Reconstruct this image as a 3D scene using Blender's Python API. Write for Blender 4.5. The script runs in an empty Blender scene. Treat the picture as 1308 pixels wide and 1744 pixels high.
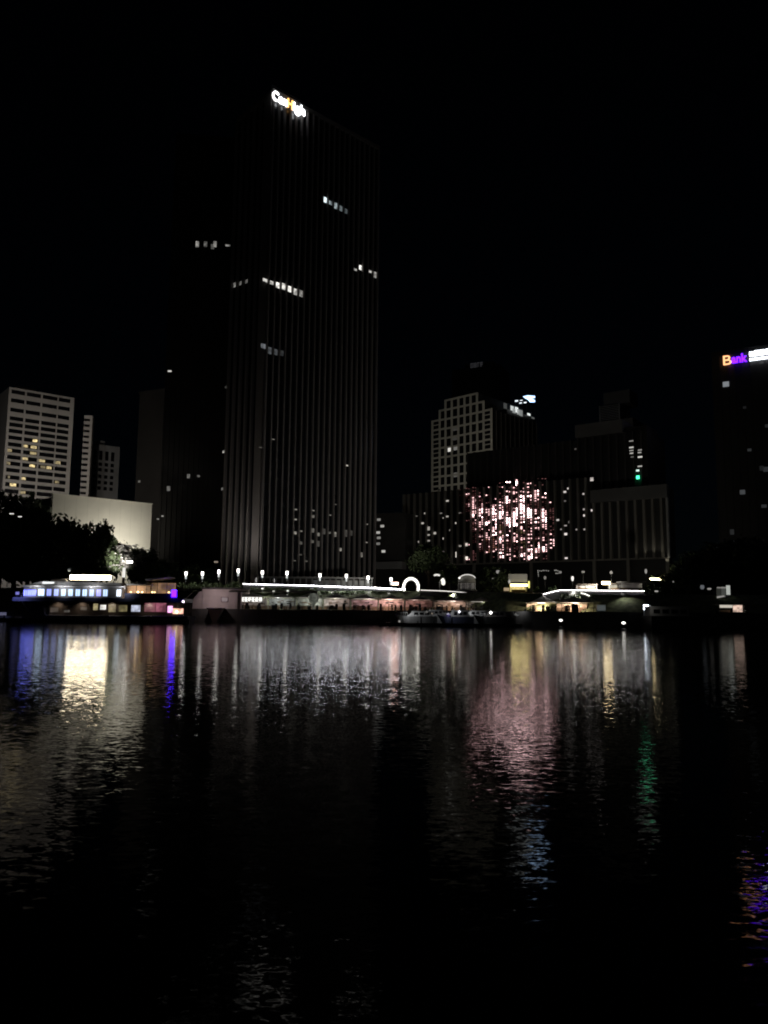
import bpy, bmesh, math, random
from mathutils import Vector, Matrix
rad = math.radians
random.seed(7)
sc = bpy.context.scene
col = sc.collection

# ------------------------------------------------------------------ camera
HC = 3.2                                    # eye height above the river
FPX = 1350.0                                # focal length in photo pixels (1308 wide)
PITCH, ROLL = rad(7.09), rad(0.5)
fwd = Vector((0, math.cos(PITCH), math.sin(PITCH)))
up0 = Vector((0, -math.sin(PITCH), math.cos(PITCH)))
rt0 = Vector((1, 0, 0))
RV = rt0 * math.cos(ROLL) + up0 * math.sin(ROLL)
UV = -rt0 * math.sin(ROLL) + up0 * math.cos(ROLL)
cam = bpy.data.cameras.new("camera")
cam.sensor_fit = 'HORIZONTAL'; cam.sensor_width = 36.0
cam.lens = 36.0 * FPX / 1308.0
cam.clip_start = 0.1; cam.clip_end = 6000
camo = bpy.data.objects.new("camera", cam); col.objects.link(camo)
camo.matrix_world = Matrix(((RV.x, UV.x, -fwd.x, 0), (RV.y, UV.y, -fwd.y, 0), (RV.z, UV.z, -fwd.z, HC), (0, 0, 0, 1)))
sc.camera = camo

# ------------------------------------------------------------------ night sky, moonlight, exposure
SUN_EL, SUN_ROT = rad(28), rad(200)
w = bpy.data.worlds.new("World"); sc.world = w; w.use_nodes = True
nt = w.node_tree; nt.nodes.clear()
sky = nt.nodes.new('ShaderNodeTexSky'); sky.sky_type = 'NISHITA'; sky.sun_disc = False
sky.ozone_density = 6.0; sky.dust_density = 0.2; sky.sun_elevation = SUN_EL; sky.sun_rotation = SUN_ROT
bg = nt.nodes.new('ShaderNodeBackground'); bg.inputs['Strength'].default_value = 0.00013
wo = nt.nodes.new('ShaderNodeOutputWorld')
nt.links.new(sky.outputs[0], bg.inputs['Color']); nt.links.new(bg.outputs[0], wo.inputs['Surface'])
sun = bpy.data.lights.new("moonlight", 'SUN'); sun.energy = 0.003; sun.angle = rad(0.5); sun.color = (1.0, 0.95, 0.88)
suno = bpy.data.objects.new("moonlight", sun); col.objects.link(suno)
suno.rotation_euler = (rad(62), 0, rad(20))
sc.view_settings.view_transform = 'Standard'; sc.view_settings.look = 'None'
sc.view_settings.exposure = 0.0; sc.view_settings.gamma = 1.0
sc.cycles.use_denoising = True
sc.cycles.filter_width = 1.9
sc.cycles.max_bounces = 5
sc.cycles.sample_clamp_indirect = 50.0
sc.cycles.use_light_tree = True

# ------------------------------------------------------------------ photo geometry helpers
def ray(u, v):
    return fwd + RV * ((u - 654.0) / FPX) + UV * ((872.0 - v) / FPX)
def P(u, v, Y):
    d = ray(u, v); t = Y / d.y
    return Vector((d.x * t, Y, HC + d.z * t))
def frame(u, v, Y, deg):
    p = P(u, v, Y); return (p.x, p.y, rad(deg))
def hit(fr, u, v, axis='x', off=0.0):
    """where the sight line meets a facade: distance along it and height"""
    ox, oy, th = fr; c, s = math.cos(th), math.sin(th)
    d = ray(u, v)
    rx, ry = -ox * c - oy * s, ox * s - oy * c
    dx, dy = d.x * c + d.y * s, -d.x * s + d.y * c
    if axis == 'x':
        t = (off - ry) / dy; return rx + dx * t, HC + d.z * t
    t = (off - rx) / dx; return ry + dy * t, HC + d.z * t

# ------------------------------------------------------------------ mesh builder
class MB:
    def __init__(self): self.v = []; self.f = []; self.m = []
    def quad(self, a, b, c, d, m=0):
        i = len(self.v); self.v += [tuple(a), tuple(b), tuple(c), tuple(d)]; self.f.append((i, i+1, i+2, i+3)); self.m.append(m)
    def box(self, x0, x1, y0, y1, z0, z1, m=0):
        if x0 > x1: x0, x1 = x1, x0
        if y0 > y1: y0, y1 = y1, y0
        if z0 > z1: z0, z1 = z1, z0
        i = len(self.v)
        self.v += [(x0,y0,z0),(x1,y0,z0),(x1,y1,z0),(x0,y1,z0),(x0,y0,z1),(x1,y0,z1),(x1,y1,z1),(x0,y1,z1)]
        for f in ((3,2,1,0),(4,5,6,7),(0,1,5,4),(1,2,6,5),(2,3,7,6),(3,0,4,7)):
            self.f.append(tuple(i+k for k in f)); self.m.append(m)
        return self
    def prism(self, pts, z0, z1, m=0):
        """closed outline in plan, extruded upward"""
        i = len(self.v); n = len(pts)
        self.v += [(p[0], p[1], z0) for p in pts] + [(p[0], p[1], z1) for p in pts]
        self.f.append(tuple(i+k for k in range(n-1, -1, -1))); self.f.append(tuple(i+n+k for k in range(n))); self.m += [m, m]
        for k in range(n):
            l = (k+1) % n
            self.f.append((i+k, i+l, i+n+l, i+n+k)); self.m.append(m)
        return self
    def side(self, pts, y0, y1, m=0):
        """closed outline in x-z, extruded along y"""
        i = len(self.v); n = len(pts)
        self.v += [(p[0], y0, p[1]) for p in pts] + [(p[0], y1, p[1]) for p in pts]
        self.f.append(tuple(i+k for k in range(n))); self.f.append(tuple(i+n+k for k in range(n-1, -1, -1))); self.m += [m, m]
        for k in range(n):
            l = (k+1) % n
            self.f.append((i+k, i+n+k, i+n+l, i+l)); self.m.append(m)
        return self
    def tube(self, path, radii, n=8, m=0):
        path = [Vector(p) for p in path]
        if not hasattr(radii, '__len__'): radii = [radii] * len(path)
        i = len(self.v)
        for k, p in enumerate(path):
            t = (path[min(k+1, len(path)-1)] - path[max(k-1, 0)]).normalized()
            a = t.cross(Vector((0, 0, 1)) if abs(t.z) < .9 else Vector((1, 0, 0))).normalized(); b = t.cross(a)
            for j in range(n):
                q = p + (a * math.cos(2*math.pi*j/n) + b * math.sin(2*math.pi*j/n)) * radii[k]
                self.v.append(tuple(q))
        for k in range(len(path)-1):
            for j in range(n):
                self.f.append((i+k*n+j, i+k*n+(j+1)%n, i+(k+1)*n+(j+1)%n, i+(k+1)*n+j)); self.m.append(m)
        self.f.append(tuple(i+j for j in range(n-1, -1, -1))); self.m.append(m)
        e = i+(len(path)-1)*n
        self.f.append(tuple(e+j for j in range(n))); self.m.append(m)
        return self
    def lathe(self, prof, c=(0, 0, 0), n=12, m=0):
        return self.tube([(c[0], c[1], c[2]+z) for r, z in prof], [max(r, .001) for r, z in prof], n, m)
    def grid(self, nx, ny, fn, m=0):
        i = len(self.v)
        for a in range(nx+1):
            for b in range(ny+1): self.v.append(tuple(fn(a/nx, b/ny)))
        for a in range(nx):
            for b in range(ny):
                q = i+a*(ny+1)+b
                self.f.append((q, q+ny+1, q+ny+2, q+1)); self.m.append(m)
        return self
    def loft(self, rings, m=0, cap=True):
        i = len(self.v); n = len(rings[0])
        for r in rings: self.v += [tuple(p) for p in r]
        for k in range(len(rings)-1):
            for j in range(n):
                self.f.append((i+k*n+j, i+k*n+(j+1)%n, i+(k+1)*n+(j+1)%n, i+(k+1)*n+j)); self.m.append(m)
        if cap:
            self.f.append(tuple(i+j for j in range(n-1, -1, -1))); self.f.append(tuple(i+(len(rings)-1)*n+j for j in range(n))); self.m += [m, m]
        return self
    def mesh(self, name, mats, smooth=False):
        me = bpy.data.meshes.new(name); me.from_pydata(self.v, [], self.f)
        if not isinstance(mats, (list, tuple)): mats = [mats]
        for mt in mats: me.materials.append(mt)
        me.polygons.foreach_set('material_index', self.m)
        bm = bmesh.new(); bm.from_mesh(me); bmesh.ops.recalc_face_normals(bm, faces=bm.faces); bm.to_mesh(me); bm.free()
        if smooth: me.polygons.foreach_set('use_smooth', [True]*len(me.polygons))
        me.update(); return me
    def build(self, name, mats, parent=None, smooth=False, loc=None):
        o = bpy.data.objects.new(name, self.mesh(name, mats, smooth)); col.objects.link(o)
        if parent: o.parent = parent
        if loc: o.location = loc
        return o
def B(name, mat, parent, *b, loc=None):
    return MB().box(*b).build(name, mat, parent, loc=loc)
def thing(name, label, cat, loc=(0, 0, 0), rz=0.0, group=None):
    o = bpy.data.objects.new(name, None); col.objects.link(o); o.empty_display_size = .5
    o.location = loc; o.rotation_euler = (0, 0, rz); o['label'] = label; o['category'] = cat
    if group: o['group'] = group
    return o
def tag(o, label, cat, group=None):
    o['label'] = label; o['category'] = cat
    if group: o['group'] = group
    return o
def struct(o, kind='structure'):
    o['kind'] = kind; return o
def lamp(parent, loc, power, color=(1, .9, .75), kind='POINT', size=.25, target=None, spot=120, blend=.8):
    l = bpy.data.lights.new("lamp_light", kind); l.energy = power; l.color = color; l.shadow_soft_size = size
    if kind == 'SPOT': l.spot_size = rad(spot); l.spot_blend = blend
    o = bpy.data.objects.new("lamp_light", l); col.objects.link(o); o.parent = parent; o.location = loc
    if target is not None:
        o.rotation_euler = (Vector(target) - Vector(loc)).to_track_quat('-Z', 'Y').to_euler()
    return o

# ------------------------------------------------------------------ materials
def mat(name, c, rough=.7, metal=0.0, var=.25, scale=.6, bump=0.0, spec=.4, stretch=(1, 1, 1)):
    m = bpy.data.materials.new(name); m.use_nodes = True; t = m.node_tree; b = t.nodes['Principled BSDF']
    b.inputs['Roughness'].default_value = rough; b.inputs['Metallic'].default_value = metal
    b.inputs['Specular IOR Level'].default_value = spec
    tc = t.nodes.new('ShaderNodeTexCoord'); mp = t.nodes.new('ShaderNodeMapping'); mp.inputs['Scale'].default_value = stretch
    nz = t.nodes.new('ShaderNodeTexNoise'); nz.inputs['Scale'].default_value = scale; nz.inputs['Detail'].default_value = 6
    rp = t.nodes.new('ShaderNodeValToRGB')
    rp.color_ramp.elements[0].position = .3; rp.color_ramp.elements[1].position = .72
    rp.color_ramp.elements[0].color = (*[x*(1-var) for x in c], 1); rp.color_ramp.elements[1].color = (*[min(1, x*(1+var)) for x in c], 1)
    t.links.new(tc.outputs['Object'], mp.inputs[0]); t.links.new(mp.outputs[0], nz.inputs['Vector'])
    t.links.new(nz.outputs['Fac'], rp.inputs[0]); t.links.new(rp.outputs[0], b.inputs['Base Color'])
    if bump:
        bp = t.nodes.new('ShaderNodeBump'); bp.inputs['Strength'].default_value = bump
        t.links.new(nz.outputs['Fac'], bp.inputs['Height']); t.links.new(bp.outputs[0], b.inputs['Normal'])
    return m
_em = {}
def emit(c, s):
    k = (c, s)
    if k not in _em:
        m = bpy.data.materials.new("glow"); m.use_nodes = True; t = m.node_tree; b = t.nodes['Principled BSDF']
        b.inputs['Base Color'].default_value = (.3, .3, .3, 1); b.inputs['Roughness'].default_value = .5
        b.inputs['Emission Color'].default_value = (*c, 1); b.inputs['Emission Strength'].default_value = s
        _em[k] = m
    return _em[k]
def emit_room(c, s, scale=1.5):
    """glow painted by noise, standing in for lit interiors on panes and walls"""
    m = bpy.data.materials.new("lit_room"); m.use_nodes = True; t = m.node_tree; b = t.nodes['Principled BSDF']
    tc = t.nodes.new('ShaderNodeTexCoord')
    nz = t.nodes.new('ShaderNodeTexNoise'); nz.inputs['Scale'].default_value = scale; nz.inputs['Detail'].default_value = 3
    mr = t.nodes.new('ShaderNodeMapRange'); mr.inputs[1].default_value = .38; mr.inputs[2].default_value = .68
    mr.inputs[3].default_value = s*.4; mr.inputs[4].default_value = s*1.55
    t.links.new(tc.outputs['Object'], nz.inputs['Vector']); t.links.new(nz.outputs['Fac'], mr.inputs[0])
    b.inputs['Base Color'].default_value = (.2, .2, .2, 1)
    b.inputs['Emission Color'].default_value = (*c, 1); t.links.new(mr.outputs[0], b.inputs['Emission Strength'])
    return m
WARMW = (1, .86, .62); COOL = (.86, .93, 1); WHITE = (1, .97, .9)
M = {}
M['tower_fin'] = mat('tower_stone', (.20, .185, .18), .75, scale=.08, var=.18, stretch=(1, 1, .15))
M['tower_glass'] = mat('tower_glass', (.012, .013, .016), .22, scale=.3, spec=.5)
M['dark_clad'] = mat('dark_cladding', (.05, .047, .045), .6, scale=.1)
M['slab_clad'] = mat('slab_cladding', (.014, .0125, .011), .85, scale=.1)
M['dark_brown'] = mat('brown_cladding', (.11, .09, .075), .8, scale=.1)
M['hotel_wall'] = mat('pale_render', (.52, .49, .46), .85, scale=.09, var=.12, bump=.05, stretch=(1, 1, .4))
M['grid_wall'] = mat('pale_concrete', (.46, .45, .40), .85, scale=.07, var=.14, stretch=(1, 1, .4))
M['grey_wall'] = mat('grey_concrete', (.3, .3, .3), .85, scale=.12, var=.2)
M['dim_wall'] = mat('dim_concrete', (.13, .13, .13), .85, scale=.12, var=.2)
M['glass'] = mat('dark_glass', (.012, .012, .014), .15, scale=.5, spec=.5)
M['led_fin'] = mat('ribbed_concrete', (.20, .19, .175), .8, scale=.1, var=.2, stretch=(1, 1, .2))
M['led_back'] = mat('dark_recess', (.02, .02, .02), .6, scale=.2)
M['screen_wall'] = mat('white_plaster', (.72, .69, .60), .9, scale=.22, var=.06, bump=.03)
M['bark'] = mat('bark', (.09, .07, .05), .95, scale=3, bump=.3)
M['leaf'] = mat('leaf', (.05, .07, .03), .6, scale=.5, var=.5)
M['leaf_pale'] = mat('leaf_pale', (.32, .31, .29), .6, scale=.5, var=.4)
M['hedge'] = mat('hedge_leaf', (.13, .18, .08), .7, scale=.8, var=.5)
M['metal'] = mat('painted_metal', (.10, .10, .10), .45, .6, scale=2)
M['black'] = mat('black_paint', (.025, .025, .025), .5, scale=1)
M['white'] = mat('white_paint', (.75, .75, .74), .4, scale=.6, var=.08)
M['hull'] = mat('navy_hull', (.10, .11, .18), .35, scale=.4)
M['fabric'] = mat('pale_fabric', (.55, .54, .50), .9, scale=1.2, var=.12)
M['fabric_dark'] = mat('dim_fabric', (.36, .35, .32), .9, scale=1.2, var=.15)
M['wood'] = mat('deck_wood', (.16, .11, .07), .7, scale=1.5, var=.3, stretch=(.3, 3, 1))
M['pinklit_wall'] = mat('pinklit_plaster', (.55, .46, .45), .9, scale=.4, var=.15)  # pink light from the boat is tinted into whitish plaster
M['asphalt'] = mat('asphalt', (.05, .05, .052), .9, scale=.4)
M['quay'] = mat('quay_concrete', (.09, .085, .08), .9, scale=.35, var=.4, bump=.1, stretch=(1, 1, .4))
M['grass'] = mat('bank_grass', (.11, .13, .07), .9, scale=.9, var=.6, bump=.4)
M['lampgray'] = mat('lamp_grey', (.3, .3, .3), .5, .3, scale=2)

# ------------------------------------------------------------------ river
def water_material():
    m = bpy.data.materials.new('river_water'); m.use_nodes = True; t = m.node_tree; b = t.nodes['Principled BSDF']
    b.inputs['Base Color'].default_value = (.004, .006, .006, 1); b.inputs['Roughness'].default_value = .055
    b.inputs['IOR'].default_value = 1.29
    g = t.nodes.new('ShaderNodeNewGeometry')
    total = None
    for sx, sy, det, k in ((4.0, 7.5, 1.0, .125), (11.0, 20.0, 1.0, .085), (.8, 1.6, 1.0, .020), (.05, .11, 1.0, .010)):
        mp = t.nodes.new('ShaderNodeMapping'); mp.inputs['Scale'].default_value = (sx, sy, 1)
        nz = t.nodes.new('ShaderNodeTexNoise'); nz.inputs['Scale'].default_value = 1; nz.inputs['Detail'].default_value = det
        nz.inputs['Distortion'].default_value = .4
        sb = t.nodes.new('ShaderNodeVectorMath'); sb.operation = 'SUBTRACT'; sb.inputs[1].default_value = (.5, .5, .5)
        ml = t.nodes.new('ShaderNodeVectorMath'); ml.operation = 'MULTIPLY'; ml.inputs[1].default_value = (k*.75, k*.88, 0)
        t.links.new(g.outputs['Position'], mp.inputs[0]); t.links.new(mp.outputs[0], nz.inputs['Vector'])
        t.links.new(nz.outputs['Color'], sb.inputs[0]); t.links.new(sb.outputs[0], ml.inputs[0])
        if total is None: total = ml
        else:
            ad = t.nodes.new('ShaderNodeVectorMath'); ad.operation = 'ADD'
            t.links.new(total.outputs[0], ad.inputs[0]); t.links.new(ml.outputs[0], ad.inputs[1]); total = ad
    ad = t.nodes.new('ShaderNodeVectorMath'); ad.operation = 'ADD'; ad.inputs[1].default_value = (0, 0, 1)
    nm = t.nodes.new('ShaderNodeVectorMath'); nm.operation = 'NORMALIZE'
    t.links.new(total.outputs[0], ad.inputs[0]); t.links.new(ad.outputs[0], nm.inputs[0]); t.links.new(nm.outputs[0], b.inputs['Normal'])
    return m
wt = MB(); wt.quad((-900, -120, 0), (900, -120, 0), (900, 300, 0), (-900, 300, 0))
struct(wt.build('river_water', water_material()))

# ------------------------------------------------------------------ far bank: quay, grass slope, city ground
Q = [(-900, 262), (-160, 222), (-60, 212), (0, 210), (17, 203), (30, 181), (58, 160), (100, 152), (900, 120)]
def zprom(x): return 8.9 - 1.6 * min(1, max(0, (x - 5) / 45.0))
def qy(x):
    for (x0, y0), (x1, y1) in zip(Q, Q[1:]):
        if x0 <= x <= x1: return y0 + (y1-y0)*(x-x0)/(x1-x0)
    return Q[0][1] if x < Q[0][0] else Q[-1][1]
DECK, SLOPE = 14.0, 9.0
quay = MB()
for (x0, y0), (x1, y1) in zip(Q, Q[1:]):
    quay.quad((x0, y0, -2), (x1, y1, -2), (x1, y1, 3.3), (x0, y0, 3.3))
    quay.quad((x0, y0, 3.3), (x1, y1, 3.3), (x1, y1+DECK, 3.3), (x0, y0+DECK, 3.3))
struct(quay.build('quay', M['quay']))
gs = MB(); NX = 260
xs = [-170 + 300*i/NX for i in range(NX+1)]
def slope_pt(a, b):
    x = -170 + 300*a; y = qy(x) + DECK + SLOPE*b
    n = (math.sin(x*1.3)+math.sin(x*3.1+y*2)+math.sin(y*4.3+x*.7))*.12*(1 if .05 < b < .95 else 0)
    return (x, y, 3.3 + (zprom(x)-3.3)*b**.8 + n)
gs.grid(NX, 8, slope_pt)
struct(gs.build('bank_slope', M['grass'], smooth=True))
gr = MB()
ex = [-900, -170] + [-170+15*i for i in range(1, 20)] + [130, 900]
ex = sorted(set(ex))
for a, b in zip(ex, ex[1:]):
    ya, yb = qy(a)+DECK+SLOPE, qy(b)+DECK+SLOPE
    gr.quad((a, ya, zprom(a)), (b, yb, zprom(b)), (b, 262, 9.6), (a, 262+(10 if ya > 255 else 0), 9.6))
    gr.quad((a, 262+(10 if ya > 255 else 0), 9.6), (b, 262, 9.6), (b, 3500, 9.6), (a, 3500, 9.6))
struct(gr.build('city_ground', M['asphalt']))
for s in (-1, 1):                                        # banks beyond the picture edges
    x0, x1 = (-900, -170) if s < 0 else (130, 900)
    e = MB()
    for i in range(10):
        a = x0+(x1-x0)*i/10; b = x0+(x1-x0)*(i+1)/10
        e.quad((a, qy(a)+DECK, 3.3), (b, qy(b)+DECK, 3.3), (b, qy(b)+DECK+SLOPE, zprom(b)), (a, qy(a)+DECK+SLOPE, zprom(a)))
    struct(e.build('bank_slope', M['grass']))

# ------------------------------------------------------------------ text
def text_part(body, mat_, parent, h, loc, rot, bold=.03, depth=.15, width=None):
    cu = bpy.data.curves.new('lettering', 'FONT'); cu.body = body; cu.size = 1; cu.extrude = .05; cu.offset = bold
    to = bpy.data.objects.new('lettering', cu); col.objects.link(to)
    dg = bpy.context.evaluated_depsgraph_get(); dg.update()
    me = bpy.data.meshes.new_from_object(to.evaluated_get(dg)); bpy.data.objects.remove(to)
    xs_ = [v.co.x for v in me.vertices]; x0, x1 = min(xs_), max(xs_)
    sx = (width/(x1-x0)) if width else h
    for v in me.vertices: v.co = Vector(((v.co.x-x0)*sx, v.co.y*h, v.co.z*depth/.05))
    me.materials.clear(); me.materials.append(mat_)
    o = bpy.data.objects.new('lettering', me); col.objects.link(o); o.parent = parent; o.location = loc; o.rotation_euler = rot
    return o, (x1-x0)*sx
def glyph_blocks(mb, x0, x1, y0, y1, z0, z1, pitch, rng, m=0):
    """illegible characters: strokes in a cell"""
    n = max(1, round((x1-x0)/pitch)); p = (x1-x0)/n; h = z1-z0
    for i in range(n):
        a = x0+i*p; b = a+p*.9
        t = h*.16
        for k in range(3):
            zz = z0+h*(.02+.40*k)
            if rng.random() < .85: mb.box(a+p*.05*rng.random(), b-p*.1*rng.random(), y0, y1, zz, zz+t*1.2, m)
        for k in range(2 + (rng.random() < .5)):
            xx = a+(b-a)*(.05+.38*k)
            mb.box(xx, xx+p*.16, y0-.004, y1-.004, z0+h*.1*rng.random(), z1-h*.12*rng.random(), m)

# ================================================================== BUILDINGS
def win(parent, fr, u, v, w, h, s, off=-.12, axis='x', c=WHITE, lab=None):
    """one lit window pane centred on a facade"""
    a, z = hit(fr, u, v, axis, off)
    mb = MB()
    if axis == 'x': mb.box(a-w/2, a+w/2, off, off+.06, z-h/2, z+h/2)
    else: mb.box(off, off+.06, a-w/2, a+w/2, z-h/2, z+h/2)
    return mb.build('lit_window', emit(c, s), parent)

# ---- main tower
T = frame(443, 985, 262, 43)
TW = hit(T, 638, 900)[0]; TD = hit(T, 381, 900, 'y')[0]; TH = hit(T, 445, 140)[1]
print("tower", TW, TD, TH)
tw = thing('office_tower', 'tall dark office tower with vertical stone fins and glowing rooftop letters', 'tower', (T[0], T[1], 9.6), T[2])
G0 = 9.6
def tz(z): return z-G0
B('glazing', M['tower_glass'], tw, .3, TW-.3, .3, TD-.3, 0, TH-G0-1.5)
B('roof_slab', M['tower_fin'], tw, -.35, TW+.35, -.35, TD+.35, TH-G0-1.5, TH-G0)
NB = 20; bay = TW/NB
for i in range(NB+1):
    x = i*bay
    B('fin', M['tower_fin'], tw, x-.28, x+.28, -.55, .299, 0, TH-G0-1.503)
NL = 6; bl = TD/NL
for i in range(1, NL+1):
    y = i*bl
    B('fin', M['tower_fin'], tw, -.55, .299, y-.5, y+.5, 0, TH-G0-1.503)
B('corner_pier', M['tower_fin'], tw, -.6, .297, .6, bl*1.25, 0, TH-G0-1.51)
tt = (T[0], T[1], T[2])
def twin(u, v, s, h=2.4, axis='x', c=WHITE, wf=.7):
    off = .2
    a, z = hit(tt, u, v, axis, off)
    bw = bay if axis == 'x' else bl
    k = math.floor(a/bw); cc = (k+.5)*bw; ww = bw*wf/2; s = s*.75; h = h*.66
    mb = MB()
    if axis == 'x': mb.box(cc-ww, cc+ww, off-.06, off, z-G0-h/2, z-G0+h/2)
    else: mb.box(off-.06, off, cc-ww, cc+ww, z-G0-h/2, z-G0+h/2)
    mb.build('lit_window', emit_room(c, s*1.1, .9), tw)
for u, v, s, h in ((551, 339, 1.6, 3.2), (562, 345, .35, 2.2), (573, 351, .40, 3.6), (583, 356, .16, 3.2), (592, 361, .07, 3)):
    twin(u, v, s, h, c=(.8, .95, 1))
for u, v, s, h in ((448, 476, .9, 1.6), (461, 481, .9, 1.8), (471, 485, 1.3, 3.0), (483, 488, 1.0, 3.4), (495, 493, 1.4, 3.2), (506, 498, .7, 3.4), (513, 500, .28, 3.6)):
    twin(u, v, s, h)
for u, v, s, h in ((607, 460, .7, 1.2), (617, 457, 1.4, 2.8), (627, 461, .7, 1.4), (636, 467, .35, 3.6)):
    twin(u, v, s, h)
for u, v, s, h in ((447, 589, .16, 2.4), (459, 597, .07, 3.6), (471, 600, .06, 3.2), (482, 602, .03, 3)):
    twin(u, v, s, h, c=COOL)
for u, v, s, h in ((398, 486, .25, 2.6), (414, 480, .16, 2), (426, 476, .14, 2)):
    twin(u, v, s, h, axis='y', wf=.55)
for u, v, s, h in ((507, 868, .5, .9), (507, 885, .7, 1), (507, 908, .55, 1.8), (529, 869, .35, .8), (529, 879, .25, 2), (528, 903, .25, 3), (517, 905, .2, 1), (516, 925, .15, 2),
                   (516, 945, .2, .8), (528, 922, .12, 2), (526, 956, .25, .9), (539, 910, .25, 2.6), (559, 877, .35, .8), (559, 907, .2, 1.5), (569, 910, .35, 3.4), (571, 859, .15, .7),
                   (579, 936, .45, 2.4), (592, 793, .8, 1.1), (618, 945, .25, 3.6), (627, 893, .25, .7), (627, 924, .5, .8), (464, 748, .3, .6), (443, 762, .15, .6), (540, 926, .06, 4),
                   (550, 905, .05, 4), (585, 908, .07, 5), (597, 908, .05, 4), (505, 955, .12, .8)):
    twin(u, v, s*.6, h*.75, c=(1, .93, .8), wf=.5)
for u, v, s in ((379, 769, .4), (379, 832, .2), (380, 660, .08)):
    twin(u+3, v, s, 1.4, axis='y', wf=.4)

# rooftop letters
s0, z0 = hit(T, 464, 160, off=-.9); s1, z1 = hit(T, 519, 188, off=-.9)
zb = hit(T, 490, 174, off=-.9)[1]
print('sign', s0, s1, z0, z1, zb, TH)
sg = thing('rooftop_sign', 'glowing white rooftop letters CanHigh with one orange letter', 'sign', (T[0], T[1], 0), T[2])
lw = s1-s0; LH = 4.9; x = s0
for body, wd, c in (('Can', .44*lw, emit((.95, .97, 1), 5.0)), ('H', .16*lw, emit((1, .50, .14), 2.6)), ('igh', .36*lw, emit((.95, .97, 1), 5.0))):
    text_part(body, c, sg, LH, (x, -1.0, zb-1.9), (math.pi/2, 0, 0), bold=.012, depth=.2, width=wd); x += wd+.02*lw
fb = MB()
fb.box(s0, s1, -.72, -.60, zb-2.6, zb-2.42); fb.box(s0, s1, -.72, -.60, zb+3.4, zb+3.55)
for i in range(7): fb.box(s0+lw*i/6-.06, s0+lw*i/6+.06, -.60, -.36, zb-2.9, zb+3.5)
fb.build('mounting_frame', M['black'], sg)

# ---- dark tower to the left
D = frame(268, 985, 292, 8)
DW = hit(D, 396, 800)[0]; DH = hit(D, 330, 235)[1]
dt = thing('dark_tower', 'nearly black slab tower standing behind the finned tower, left side', 'tower', (D[0], D[1], G0), D[2])
B('glazing', M['slab_clad'], dt, 0, DW, 0, 26, 0, DH-G0)
B('parapet', M['slab_clad'], dt, -.3, DW+.3, -.3, 26.3, DH-G0, DH-G0+1.4)
for i in range(15):
    x = DW*i/14; B('mullion', M['slab_clad'], dt, x-.3, x+.3, -.5, -.003, 0, DH-G0-.01)
for u, v, s, h, wd in ((336, 416, .26, 2.4, 1.2), (350, 416, .10, 2.2, 1.2), (366, 416, .22, 2.4, 1.2), (362, 420, .1, 2, 1.2), (388, 418, .2, .7, 1.8), (289, 632, .5, .6, 1.4), (321, 811, .12, 1.6, 1),
                       (338, 811, .07, .8, 1), (287, 832, .07, 1.8, 1.2), (277, 879, .2, .5, .8), (269, 884, .12, .5, .8)):
    a, z = hit(D, u, v, off=-.5)
    B('lit_window', emit_room(WHITE, s*1.1, .9), dt, a-wd/2, a+wd/2, -.56, -.503, z-G0-h/2, z-G0+h/2)

# ---- brown slab behind
S = frame(227, 900, 345, -25)
SW = hit(S, 275, 800)[0]; SH = hit(S, 229, 673)[1]
sb = thing('brown_tower', 'plain dark brown slab block with flat roof left of the towers', 'building', (S[0], S[1], G0), S[2])
B('wall', M['slab_clad'], sb, 0, SW, 0, 18, 0, SH-G0)
B('parapet', M['slab_clad'], sb, -.3, SW+.3, -.3, 18.3, SH-G0, SH-G0+1.2)
for r in range(26):
    z = 4+(SH-G0-6)*r/26
    B('window_band', M['slab_clad'], sb, .8, SW-.5, -.06, -.003, z, z+.9)
win(sb, S, 237, 820, 1.2, 1, .06, c=WHITE).location.z = -G0

# ---- pale hotel block
Hf = frame(2.5, 850, 330, 39)
HW = hit(Hf, 122, 760)[0]; HH = hit(Hf, 11, 658)[1]; HD = 22
ht = thing('hotel_block', 'pale many-storey block with rows of ribbon windows, some lit', 'building', (Hf[0], Hf[1], G0), Hf[2])
B('wall', M['hotel_wall'], ht, .35, HW-.35, .35, HD, 0, HH-G0-.4)
rows = [620+y/3.964 for y in (190, 248, 312, 370, 412, 455, 500, 546, 588, 632, 675, 720, 768, 818, 862)]
zr = [hit(Hf, 28, v)[1]-G0 for v in rows]
dz = zr[-2]-zr[-1]
for k in range(1, 9): zr.append(zr[14]-dz*k)
zr = [z for z in zr if z > 2]
bays = [(hit(Hf, a, 690)[0], hit(Hf, b, 690)[0]) for a, b in ((18, 41.5), (44.5, 69), (72, 97.5), (99.5, 119.5))]
print('hotel', HW, HH, bays)
f = MB()
edges = [HH-G0] + [z for zz in zr for z in (zz+.88, zz-.88)] + [0]
for i in range(0, len(edges), 2): f.box(0, HW, 0, .349, edges[i+1], edges[i])
for i in range(0, len(edges), 2): f.box(0, .347, .352, HD-.003, edges[i+1], edges[i])
f.build('spandrel', M['hotel_wall'], ht)
pz = MB(); prev = .001
for a, b in bays + [(HW-.001, HW)]:
    pz.box(prev, a, .004, .345, .01, HH-G0-.01); prev = b
pz.build('pier', M['hotel_wall'], ht)
B('side_wall', M['hotel_wall'], ht, .004, .34, .36, HD-.01, .01, HH-G0-.02)
for z in zr:
    for a, b in bays: B('window', M['glass'], ht, a+.02, b-.02, .14, .2, z-.87, z+.87)
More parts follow.
